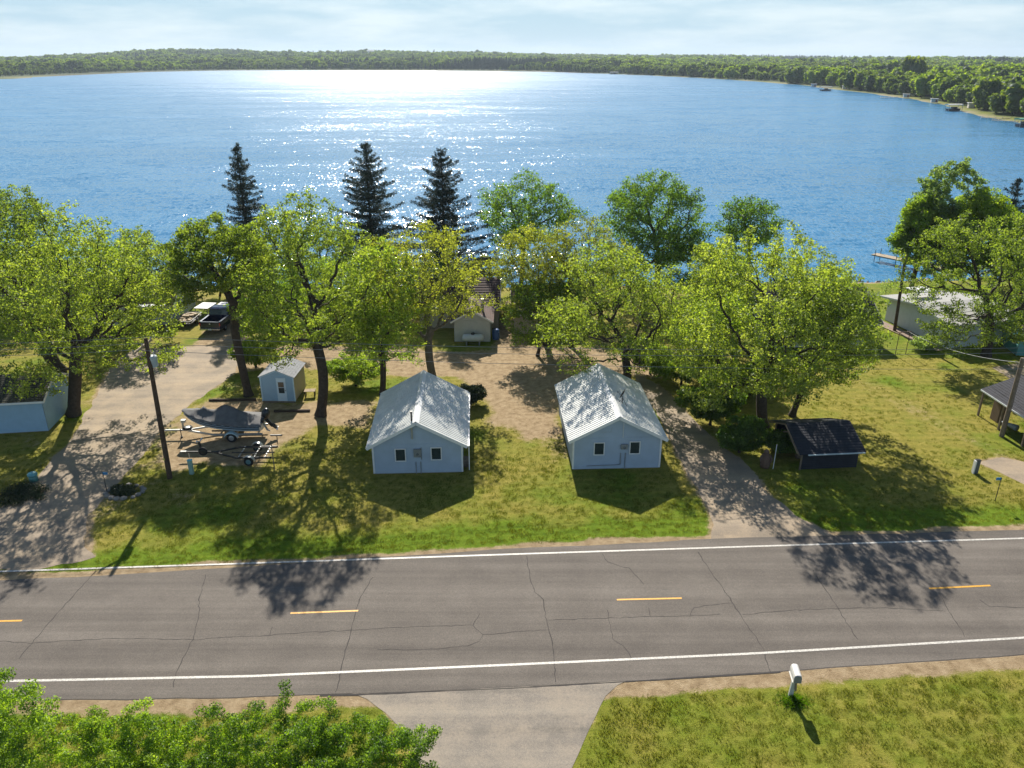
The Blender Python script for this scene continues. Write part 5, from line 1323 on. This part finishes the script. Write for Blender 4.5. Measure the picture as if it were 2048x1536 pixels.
T((655, 596), (560, 740, 452, 590), 'olive lakeside tree behind the tallest oak', 'oak', leaves=15000, trunk_r=.22)
T((960, 600), (925, 1010, 520, 600), 'small yellow-green tree at the shore right of the widest spruce', 'yellow', 'maple_tree', leaves=7000, trunk_r=.14, attr=500)
T((1390, 600), (1320, 1470, 500, 600), 'green lakeside tree between the two-domed tree and the largest oak', 'spring', 'maple_tree', leaves=12000, trunk_r=.2)
T((205, 640), (150, 300, 490, 640), 'green tree against the lake behind the broad olive oak', 'spring', leaves=13000, trunk_r=.22)
# spruces
def spruce(px, base_y, top_y, halfw_px, seed, label, tiers=30, kind='needle', openness=1.0, name='spruce_tree', cone=1.0):
    B = G(px, base_y); Y = B.y; H_ = Z(px, top_y, Y).z; g = random.Random(seed); halfw_px *= 1.3; ng = np.random.default_rng(seed)
    Rm = Z(px + halfw_px, (base_y + top_y) / 2, Y).x - Z(px, (base_y + top_y) / 2, Y).x
    t = thing(name, label, 'tree', B); q = MB(); q.tube([(0, 0, -.2), (g.uniform(-.1, .1), 0, H_ * .5), (0, 0, H_ - .1)], [.21, .13, .02], 8)
    cen = []; rad = []
    for k in range(tiers):
        f = (k + .5) / tiers; z = H_ * (.08 + .90 * f); rr = Rm * (1 - f) ** .72 * (1.0 if f > .12 else .8)
        nb = 6 if f < .8 else 5
        for j in range(nb):
            a = 2 * math.pi * (j + g.random() * .6) / nb + k * 1.1; l_ = rr * g.uniform(.62, 1.5) * 1.12 + .15
            if g.random() < .10 * openness: l_ *= .5
            zr = z + g.uniform(-.28, .28); el = -.22 + .6 * f + g.uniform(-.14, .14)
            P0 = Vector((0, 0, zr)); P1 = Vector((math.cos(a) * l_ * .55, math.sin(a) * l_ * .55, zr + el * l_ * .5 - .03)); P2 = Vector((math.cos(a) * l_, math.sin(a) * l_, zr + el * l_ + .22 * l_ * .35))
            q.tube([P0, P1, P2], [.035 * (1 - f) + .012, .02, .008], 3, False)
            n_ = max(2, int(l_ / .24))
            for i in range(n_):
                u = (i + .6) / n_; p = (P0.lerp(P1, u * 2) if u < .5 else P1.lerp(P2, u * 2 - 1))
                w = .42 * l_ * (1 - u) * .8 + .08
                for s in (-1, 0, 1):
                    cen.append((p.x - math.sin(a) * w * s * .6, p.y + math.cos(a) * w * s * .6, p.z - .06 * abs(s) - g.random() * .12)); rad.append(.12 + .14 * g.random())
    q.build('trunk', bark_m, t)
    cen = np.array(cen); v, f, va = leaf_cloud(cen, np.array(rad), 10, .19, seed, .3, .9, .34)
    o = bpy.data.objects.new('crown', mesh_from_np('crown', v, f, LM[kind], {'var': ('FACE', va)})); col.objects.link(o); o.parent = t
    return t
spruce(512, 592, 283, 36, 3, 'dark slender spruce, leftmost of three against the lake', 30)
spruce(752, 592, 278, 56, 4, 'dark dense spruce, middle of three against the lake', 32)
spruce(892, 598, 291, 72, 5, 'widest spruce with open branches, rightmost of three against the lake', 28, openness=1.6)
spruce(1985, 575, 352, 34, 6, 'short dark pine showing above the vivid green trees at right', 16, name='pine_tree')

# shrubs: many upright stems with fine leaves
def shrub(px, py, w_px, h, label, kind, leaves, leaf, seed, depth=None, name='shrub', Y=None, lump_n=9, group=None, cl=.3):
    B = G(px, py) if Y is None else Vector((Z(px, py, Y).x, Y, 0)); w = w_px / F_PX * (B.y * cP + CAM_H * sP) / 2
    t = thing(name, label, 'shrub', B, 0, group)
    g = random.Random(seed); d = depth or w * .8
    lumps = [((g.uniform(-.7, .7) * w, g.uniform(-.6, .6) * d, h * g.uniform(.45, .72)), (w * .36, d * .42, h * g.uniform(.22, .34))) for _ in range(lump_n)] + [((0, 0, h * .5), (w * .8, d * .8, h * .38))]
    lumps = [((a[0] , a[1], a[2]), b) for a, b in lumps]
    nodes, par, r, nc = grow((0, 0, 0), (0, 0, h * .2), lumps, seed, step=max(.16, h * .07), n_attr=360, twig_r=.006, trunk_r=.05 + h * .012, di=4)
    o = bpy.data.objects.new('stems', skeleton_mesh('stems', nodes, par, r, bark_m)); col.objects.link(o); o.parent = t
    tw = np.where(np.arange(len(nodes)) > 4)[0]; per = max(3, int(leaves / len(tw)))
    v, f, va = leaf_cloud(nodes[tw], np.full(len(tw), cl), per, leaf, seed)
    o = bpy.data.objects.new('foliage', mesh_from_np('foliage', v, f, LM[kind], {'var': ('FACE', va)})); col.objects.link(o); o.parent = t
    return t
shrub(935, 812, 78, 1.75, 'dark rounded juniper behind the right corner of the left cabin', 'juniper', 14000, .13, 31, name='juniper_shrub')
shrub(1362, 770, 150, 3.2, 'bright green bush between the right cabin and the small clear-trunked tree', 'spring', 20000, .13, 32)
shrub(1420, 850, 150, 3.2, 'tall green hedge bush along the right driveway, left of the largest oak', 'deep', 22000, .13, 33)
shrub(1478, 905, 120, 2.5, 'lower green hedge bush at the foot of the largest oak by the driveway', 'deep', 17000, .12, 34)
shrub(1560, 905, 90, 1.5, 'leafy undergrowth beside the black woodshed', 'deep', 9000, .14, 35)
shrub(1300, 748, 110, 2.8, 'green bush pressed against the far corner of the right cabin', 'spring', 9000, .15, 36)
shrub(512, 735, 95, 2.6, 'bright green bush between the leaning trunk and the blue shed', 'bright', 8000, .15, 37)
shrub(712, 772, 130, 2.6, 'leafy green bush left of the left cabin', 'spring', 14000, .13, 38)
shrub(1852, 700, 70, 1.3, 'small pale green bush against the white building wall', 'silver', 5000, .13, 39)
shrub(246, 985, 55, .3, 'dark low plants inside the rock ring', 'juniper', 4000, .09, 41, name='low_plants')
shrub(40, 990, 120, .22, 'dark creeping plants left of the teal pedestal', 'juniper', 5000, .09, 42, name='low_plants')
shrub(1770, 605, 26, 2.9, 'thin young sapling on the lake lawn behind the white building', 'silver', 500, .12, 43, name='sapling', lump_n=3)
tb_ = G(1588, 1404); q = MB(); r = random.Random(44)
for k in range(900):
    a = r.random() * 6.283; d_ = abs(r.gauss(0, .26)); x, y = tb_.x + d_ * math.cos(a) * 1.25, tb_.y + d_ * math.sin(a) * .8; h_ = r.uniform(.12, .34) * max(.4, 1 - d_); w_ = r.uniform(.006, .012); lx, ly = r.gauss(0, .08), r.gauss(0, .08); b_ = r.random() * 3.14
    q.add([(x - w_ * math.cos(b_), y - w_ * math.sin(b_), 0), (x + w_ * math.cos(b_), y + w_ * math.sin(b_), 0), (x + lx * .5 + w_ * .7 * math.cos(b_), y + ly * .5 + w_ * .7 * math.sin(b_), h_ * .6), (x + lx * 1.3, y + ly * 1.3, h_)], [(0, 1, 2, 3)])
MBG = leaf_mat('tall_grass', (0.06, 0.13, 0.006), (0.11, 0.20, 0.010), (0.2, 0.28, 0.02), 0.45, (1.8, 1.8, .7), .03)
o = q.build('tall_grass', MBG); tag(o, 'tuft of long bright grass round the mailbox post', 'grass', kind='stuff')
shrub(1500, 790, 130, 2.8, 'green hedge bush behind the largest oak trunk, right of the small clear-trunked tree', 'spring', 16000, .13, 45)
shrub(1448, 800, 130, 2.9, 'green hedge bush in the middle of the hedge along the right driveway', 'spring', 16000, .13, 47)
shrub(1395, 700, 110, 2.6, 'green bush at the far end of the hedge beyond the small clear-trunked tree', 'spring', 10000, .14, 46)
# foreground shrubs
shrub(290, 1600, 420, 4.1, 'bright green shrub at the bottom edge, left of the three-shrub row', 'shrub', 52000, .062, 51, Y=18.2, depth=1.6, cl=.24)
shrub(480, 1600, 470, 4.75, 'tallest bright green shrub at the bottom edge, middle of the row', 'shrub', 52000, .062, 52, Y=18.5, depth=1.8, cl=.24)
shrub(690, 1600, 430, 4.3, 'bright green shrub beside the south driveway, right end of the row', 'shrub', 52000, .062, 53, Y=18.3, depth=1.6, cl=.24)
shrub(-30, 1500, 350, 7.5, 'tall bright green bush at the bottom left corner', 'shrub', 40000, .07, 54, Y=18.0, depth=1.9, cl=.34, lump_n=16)


# grass blades over the lawns
tv, tf, ta = [], [], []
g = np.random.default_rng(5)
for k in range(26):
    a = g.random() * 6.283; r0 = g.random() ** .5 * .13; x, y = r0 * math.cos(a), r0 * math.sin(a); hgt_ = .035 + .06 * g.random(); w_ = .006 + .006 * g.random()
    b_ = g.random() * 6.283; lx, ly = (g.random() - .5) * .09, (g.random() - .5) * .09; n0 = len(tv)
    tv += [(x - w_ * math.cos(b_), y - w_ * math.sin(b_), 0), (x + w_ * math.cos(b_), y + w_ * math.sin(b_), 0), (x + lx, y + ly, hgt_), (x + lx * .6 - w_ * .7 * math.cos(b_), y + ly * .6 - w_ * .7 * math.sin(b_), hgt_ * .65)]
    tf.append((n0, n0 + 1, n0 + 2, n0 + 3)); ta.append(g.random())
blade_m = leaf_mat('grass_blade', (0.09, 0.12, 0.014), (0.16, 0.185, 0.022), (0.27, 0.26, 0.055), 0.35, (1.7, 1.7, 0.7), 0.02)
tuft_me = mesh_from_np('grass_tuft', np.array(tv), np.array(tf), blade_m, {'var': ('FACE', ta)})
GPt = []
for (x0, x1, y0, y1, dens) in ((-30, 38, 6, 27, 26), (-32, 44, 30, 44, 17), (-40, 45, 44, 62, 5)):
    n_ = int((x1 - x0) * (y1 - y0) * dens); P_ = np.column_stack([x0 + (x1 - x0) * g.random(n_), y0 + (y1 - y0) * g.random(n_)])
    wobp = (fbm(P_[:, 0], P_[:, 1], 1.6, 21) - 0.5) * 1.2
    keep = (P_[:, 1] > yline(NE, P_[:, 0]) + .5 + wobp * .3) | (P_[:, 1] < yline(SE, P_[:, 0]) - .95 + wobp * .3)
    for poly in (drive_left, drive_right, drive_south, drive_east): keep &= poly_sd(P_, poly) + wobp * .4 < -.22
    for poly in (dirt_mid, dirt_trailer, lane_mid): keep &= poly_sd(P_, poly) + wobp < .1
    for (cx_, cy_, w_, d_) in ((-5.8, 44.7, 5.4, 7.8), (6.0, 45.5, 5.4, 8.2), (19.2, 43.4, 3.8, 4.2), (-16.7, 52.5, 2.6, 3), (-35, 49, 9, 5)):
        keep &= ~((np.abs(P_[:, 0] - cx_) < w_ / 2 + .1) & (np.abs(P_[:, 1] - cy_) < d_ / 2 + .1))
    GPt.append(P_[keep])
GPt = np.vstack(GPt)
src = bpy.data.meshes.new('lawn_grass'); src.vertices.add(len(GPt)); src.vertices.foreach_set('co', np.column_stack([GPt, np.full(len(GPt), -.004)]).astype(np.float32).ravel())
a = src.attributes.new('scl', 'FLOAT', 'POINT'); a.data.foreach_set('value', ((.55 + .7 * g.random(len(GPt))) * (.6 + .8 * fbm(GPt[:, 0], GPt[:, 1], 2.2, 77))).astype(np.float32))
a = src.attributes.new('rot', 'FLOAT', 'POINT'); a.data.foreach_set('value', (g.random(len(GPt)) * 6.28).astype(np.float32))
lawn = bpy.data.objects.new('lawn_grass', src); col.objects.link(lawn); tag(lawn, 'short uneven grass growing on the lawns both sides of the road', 'grass', kind='stuff')
print('tufts', len(GPt))

# ------------------------------------------------------------------ far shore woods
def far_crown(name, seed, n_=420, size=1.05, mat='far'):
    g = np.random.default_rng(seed); r = random.Random(seed)
    lumps = [(np.array([r.uniform(-.5, .5) * 4.2, r.uniform(-.5, .5) * 4.2, r.uniform(4.5, 9.0)]), r.uniform(1.6, 2.9)) for _ in range(9)]
    cen = []
    for _ in range(n_):
        c, q = lumps[g.integers(len(lumps))]; d = g.normal(size=3); d /= np.linalg.norm(d); d[2] = abs(d[2]) * .9 - .25; cen.append(c + d * q * g.uniform(.8, 1.08))
    cen = np.array(cen); v, f, va = leaf_cloud(cen, np.full(n_, .25), 1, size * 1.25, seed, .5, 1, .85)
    cu = []
    for c, q in lumps:   # inner mass that closes each lump
        for a in range(6):
            for b in (-.5, .3):
                pass
    V = list(v); return v, f, va
far_m = leaf_mat('leaf_far', (0.030, 0.055, 0.014), (0.068, 0.105, 0.018), (0.135, 0.165, 0.030), 0.42, None, .035, .018)
far_b = leaf_mat('leaf_far_bright', (0.08, 0.13, 0.012), (0.13, 0.19, 0.016), (0.19, 0.25, 0.025), 0.45)
far_c = leaf_mat('leaf_far_conifer', (0.010, 0.020, 0.014), (0.018, 0.032, 0.020), (0.03, 0.045, 0.025), 0.2)
def ico_lump_mesh(name, seed, mat, conifer=False, n_=520):
    """one far tree: leaf-clump faces over several lumps plus a closed core so that it is not see-through"""
    g = np.random.default_rng(seed); r = random.Random(seed)
    if conifer:
        z = g.random(n_) ** 1.2 * 11 + .8; rr = (12.2 - z) * .21 * (.75 + .35 * g.random(n_)); a = g.random(n_) * 6.283
        cen = np.column_stack([rr * np.cos(a), rr * np.sin(a), z]); core = [((0, 0, 5), (1.3, 1.3, 4.5))]
    else:
        core = []; cen = []
        for _ in range(8):
            core.append(((r.uniform(-2.6, 2.6), r.uniform(-2.6, 2.6), r.uniform(4.3, 8.8)), (r.uniform(1.5, 2.5),) * 3))
        core.append(((0, 0, 5.6), (3.0, 3.0, 3.4))); core.append(((0, 0, 3.2), (2.9, 2.9, 2.2)))
        for i in range(n_):
            c, q = core[g.integers(len(core))]; d = g.normal(size=3); d /= np.linalg.norm(d); cen.append(np.array(c) + d * np.array(q) * g.uniform(.88, 1.15))
        cen = np.array(cen)
    v, f, va = leaf_cloud(cen, np.full(len(cen), .12), 1, 1.5 if not conifer else 1.1, seed, .4, 1, .8)
    V = [v]; F = [f]; A = [va]; n0 = len(v)
    for c, q in core:   # low-poly uv ball
        nu, nvv = 7, 5; pts = []
        for i in range(nvv + 1):
            ph = math.pi * i / nvv
            for j in range(nu):
                th = 2 * math.pi * j / nu; s = .9 + .15 * g.random(); pts.append((c[0] + q[0] * s * math.sin(ph) * math.cos(th), c[1] + q[1] * s * math.sin(ph) * math.sin(th), c[2] + q[2] * s * math.cos(ph)))
        ff = []
        for i in range(nvv):
            for j in range(nu): ff.append((n0 + i * nu + j, n0 + i * nu + (j + 1) % nu, n0 + (i + 1) * nu + (j + 1) % nu, n0 + (i + 1) * nu + j))
        V.append(np.array(pts)); F.append(np.array(ff)); A.append(np.full(len(ff), .12) + g.random(len(ff)) * .25); n0 += len(pts)
    return mesh_from_np(name, np.vstack(V), np.vstack(F), mat, {'var': ('FACE', np.concatenate(A))})
far_meshes = [ico_lump_mesh('crown', 100 + i, far_m) for i in range(4)] + [ico_lump_mesh('crown', 120, far_b)] + [ico_lump_mesh('crown', 130, far_c, True)]
ftrunk = MB(); ftrunk.tube([(0, 0, -1), (0, 0, 4), (0, 0, 7)], [.3, .22, .1], 5); ftrunk_me = ftrunk.mesh('trunk', bark_m)

# scatter points over the land beyond the lake
fr = np.random.default_rng(77)
pts = []
for (d0, d1, sp) in ((240, 700, 6.3), (700, 1300, 8.5), (1300, 2000, 11.0), (2000, 3000, 15.0), (3000, 4600, 21.0)):
    ang0, ang1 = R(-43), R(43)
    area = (d1 ** 2 - d0 ** 2) * (ang1 - ang0) / 2; n_ = int(area / (sp * sp))
    rr = np.sqrt(fr.random(n_) * (d1 ** 2 - d0 ** 2) + d0 ** 2); aa = ang0 + fr.random(n_) * (ang1 - ang0)
    pts.append(np.column_stack([rr * np.sin(aa), rr * np.cos(aa), np.full(n_, sp)]))
pts = np.vstack(pts)
hz_, sdd = height(pts[:, :2])
dist = np.hypot(pts[:, 0], pts[:, 1]); azd = np.degrees(np.arctan2(pts[:, 0], pts[:, 1]))
margin = np.where((dist > 1100) & (azd < 3), 42, 3.5) + 5 * vnoise(pts[:, 0], pts[:, 1], 60, 4)
keep = (sdd > margin) & (dist > 240) & ~((azd < -33) & (dist < 700))
field = fbm(pts[:, 0], pts[:, 1], 420, 61, 2) > .66
keep &= ~(field & (dist > 1900))
pts, hz_, sdd, dist, azd = pts[keep], hz_[keep], sdd[keep], dist[keep], azd[keep]
scl = (.72 + .5 * fr.random(len(pts))) * np.clip(pts[:, 2] / 9.5, 1.0, 1.28) * (.55 + .8 * vnoise(pts[:, 0], pts[:, 1], 55, 8) + .25 * (fr.random(len(pts)) ** 4))
scl = np.where((sdd < margin.max() + 18) & (dist > 1100) & (azd < 3), scl * .55, scl)
typ = fr.integers(0, 4, len(pts)); brt = fbm(pts[:, 0], pts[:, 1], 120, 71, 2) + (fr.random(len(pts)) - .5) * .3
typ[brt > .66] = 4
con = ((azd > -13) & (azd < -5) & (dist > 1680) & (dist < 1900)) | ((fbm(pts[:, 0], pts[:, 1], 500, 91, 2) > .62) & (dist > 1500))
typ[con] = 5
order = np.argsort(sdd + dist * .06 - (azd > 5) * 60)
cand = [i for i in order if azd[i] > 2 and dist[i] < 1100 and sdd[i] < 45 and azd[i] < 33.5][:150]
placed = set()
side = {4: 'bright green', 5: 'dark conifer'}
far_group = 'trees lining the far right shore'
for i in cand:
    placed.add(i)
    rt = bpy.data.objects.new('shore_tree', None); col.objects.link(rt); rt.location = (pts[i, 0], pts[i, 1], hz_[i]); rt.rotation_euler = (0, 0, fr.random() * 6.28)
    s_ = float(scl[i]); rt.scale = (s_, s_, s_ * float(fr.uniform(.85, 1.15)))
    k = int(typ[i])
    tag(rt, {4: 'bright yellow-green tree among those lining the far right shore', 5: 'dark conifer among the trees lining the far right shore'}.get(k, 'rounded mid green tree in the row lining the far right shore'), 'tree', far_group)
    o = bpy.data.objects.new('crown', far_meshes[k]); col.objects.link(o); o.parent = rt
    o = bpy.data.objects.new('trunk', ftrunk_me); col.objects.link(o); o.parent = rt
# the rest of the woods: one scattered mass per kind, as geometry nodes
rest = np.array([i for i in range(len(pts)) if i not in placed])
def scatter(name, label, cat, sel, mesh, rnd_seed):
    src = bpy.data.meshes.new(name); src.vertices.add(len(sel)); src.vertices.foreach_set('co', np.column_stack([pts[sel, 0], pts[sel, 1], hz_[sel] - .3]).astype(np.float32).ravel())
    a = src.attributes.new('scl', 'FLOAT', 'POINT'); a.data.foreach_set('value', scl[sel].astype(np.float32))
    a = src.attributes.new('rot', 'FLOAT', 'POINT'); a.data.foreach_set('value', (fr.random(len(sel)) * 6.28).astype(np.float32))
    ob = bpy.data.objects.new(name, src); col.objects.link(ob); tag(ob, label, cat, kind='stuff')
    gn(ob, mesh)
    return ob
def gn(ob, mesh, smin=None):
    inst = bpy.data.objects.new('clump', mesh)
    ng = bpy.data.node_groups.new('scatter', 'GeometryNodeTree')
    ng.interface.new_socket('Geometry', in_out='INPUT', socket_type='NodeSocketGeometry'); ng.interface.new_socket('Geometry', in_out='OUTPUT', socket_type='NodeSocketGeometry')
    gi = ng.nodes.new('NodeGroupInput'); go = ng.nodes.new('NodeGroupOutput')
    m2p = ng.nodes.new('GeometryNodeMeshToPoints'); iop = ng.nodes.new('GeometryNodeInstanceOnPoints'); oi = ng.nodes.new('GeometryNodeObjectInfo')
    oi.inputs['Object'].default_value = inst
    sa = ng.nodes.new('GeometryNodeInputNamedAttribute'); sa.data_type = 'FLOAT'; sa.inputs['Name'].default_value = 'scl'
    ra = ng.nodes.new('GeometryNodeInputNamedAttribute'); ra.data_type = 'FLOAT'; ra.inputs['Name'].default_value = 'rot'
    cx = ng.nodes.new('ShaderNodeCombineXYZ'); L = ng.links
    L.new(gi.outputs[0], m2p.inputs[0]); L.new(m2p.outputs[0], iop.inputs['Points']); L.new(oi.outputs['Geometry'], iop.inputs['Instance'])
    L.new(sa.outputs[0], iop.inputs['Scale']); L.new(ra.outputs[0], cx.inputs['Z']); L.new(cx.outputs[0], iop.inputs['Rotation'])
    L.new(iop.outputs[0], go.inputs[0])
    md = ob.modifiers.new('scatter', 'NODES'); md.node_group = ng
for k in range(6):
    sel = rest[typ[rest] == k]
    nm = ('far_woods', 'far_woods', 'far_woods', 'far_woods', 'far_bright_woods', 'far_conifer_woods')[k]
    scatter(nm, ('deciduous woods covering the land beyond the lake',) * 4 == () or {4: 'bright yellow-green trees mixed through the far woods', 5: 'dark conifer stands in the far woods'}.get(k, 'green deciduous woods covering the land beyond the lake'), 'woods', sel, far_meshes[k], k)
gn(lawn, tuft_me)
print('far trees', len(pts), 'objects', len(placed))
# tall tree breaking the skyline
def at_far(px, y_base, D):
    az = math.atan2((px - 1024), math.hypot(F_PX, 656)); x, y = D * math.sin(az), D * math.cos(az); z, _ = height(np.array([[x, y]])); return Vector((x, y, float(z[0])))
bp_ = at_far(1836, 0, 700)
rt = bpy.data.objects.new('tall_tree', None); col.objects.link(rt); rt.location = bp_; rt.scale = (2.1, 2.1, 2.35); tag(rt, 'tall feathery tree standing clear above the skyline on the right', 'tree')
for nm, me in (('crown', far_meshes[2]), ('trunk', ftrunk_me)):
    o = bpy.data.objects.new(nm, me); col.objects.link(o); o.parent = rt
# small shore structures
def shore_pt(px, py, z=LAKE_Z): return G(px, py, z)
def boat_lift(px, py, label, w=7.5, canopy=(.72, .72, .68), seed=1):
    p = shore_pt(px, py); t = thing('boat_lift', label, 'boat lift', p, R(10)); q = MB()
    for x in (-w / 2 + .3, w / 2 - .3):
        for y in (-1.4, 1.4): q.box((x, y, 1.0), (.15, .15, 3.4))
    q.build('frame', galv, t)
    q = MB(); q.prism([(-1.8, 2.6), (-1.5, 3.0), (0, 3.15), (1.5, 3.0), (1.8, 2.6)], 'x', -w / 2, w / 2); q.build('canopy', M('canopy_%d' % seed, canopy, .6), t)
    q = MB(); q.prism([(-1.1, 1.1), (1.1, 1.1), (.8, .1), (-.8, .1)], 'x', -w / 2 + .4, w / 2 - .8); q.box((.3, 0, 1.5), (2.2, 1.6, .8)); q.build('boat_hull', M('lift_boat', (.05, .06, .08), .4), t)
boat_lift(1906, 222, 'boat lift with a cream canopy on the far right shore')
boat_lift(2046, 254, 'boat lift with a white boat and green edge, at the right edge of the lake', 6, (.12, .35, .22), 2)
boat_lift(1651, 182, 'distant dark boat lift on the far right shore', 9, (.35, .37, .37), 3)
boat_lift(1228, 148.5, 'tiny distant boat lift on the far shore, right of centre', 12, (.7, .7, .7), 4)
def hut(px, py, s, c, label):
    p = shore_pt(px, py, -.3); t = thing('shore_hut', label, 'hut', p, R(-14)); q = MB(); q.box((0, 0, s * .42), (s * 1.5, s, s * .84)); q.build('wall', M('hut_%d' % int(px), c, .7), t)
    q = MB(); q.box((0, 0, s * .9), (s * 1.75, s * 1.25, s * .12)); q.build('roof', M('hut_roof', (.6, .58, .54), .7), t)
    q = MB(); q.box((s * .35, -s * .51, s * .4), (s * .35, .05, s * .6)); q.build('door', M('hut_door', (.25, .07, .05), .7), t)
hut(1944, 216, 2.6, (.62, .56, .48), 'small cream hut with a red-brown door on the far right shore')
hut(1868, 205, 2.2, (.5, .5, .48), 'small grey hut under the trees on the far right shore')
hut(1627, 174, 2.6, (.5, .52, .54), 'tiny pale hut where the far right shore recedes')
hut(1690, 178, 2.6, (.6, .6, .58), 'tiny white hut standing on the pale beach of the far right shore')
hut(1812, 195, 2.2, (.45, .45, .43), 'tiny grey hut beside the white dock on the far right shore')
def fdock(a, b, label, w=1.3):
    A_, B_ = shore_pt(*a, -.25), shore_pt(*b, -.25); t = thing('dock', label, 'dock', A_); d = B_ - A_; q = MB(); q.beam((0, 0, 0), d, w, .15); q.build('deck', wood_light, t)
    q = MB()
    for k in range(5):
        p = d * (k / 4); q.tube([p + Vector((0, 0, -1)), p + Vector((0, 0, .5))], .08, 5)
    q.build('posts', galv, t)
fdock((1962, 235), (2020, 236), 'pale dock off the far right shore, upper of two')
fdock((1984, 240), (2036, 243), 'pale dock off the far right shore, lower of two')
fdock((1761, 195), (1795, 194), 'white dock farther along the right shore')
# white building on the far hill
p = at_far(742, 0, 2700); p.z += 8
t = thing('hill_barn', 'tiny white barn catching the sun on the wooded hill left of centre', 'barn', p, R(8)); q = MB(); q.box((0, 0, 5), (22, 10, 10)); q.build('wall', white_trim, t)
q = MB(); q.prism([(-6, 10), (0, 14), (6, 10)], 'x', -12, 12); q.build('roof', metal_roof, t)

# ------------------------------------------------------------------ air
hm, n, l, out = new_mat('haze_air')
pv = n.new('ShaderNodeVolumePrincipled'); pv.inputs['Color'].default_value = (0.72, 0.86, 1.0, 1); pv.inputs['Density'].default_value = 0.00010; pv.inputs['Anisotropy'].default_value = 0.2
l.new(pv.outputs[0], out.inputs['Volume'])
q = MB(); q.box((0, 5000, 62), (20000, 19000, 136)); hz = q.build('haze', hm); hz['kind'] = 'stuff'; hz['label'] = 'thin pale blue air over lake and hills'
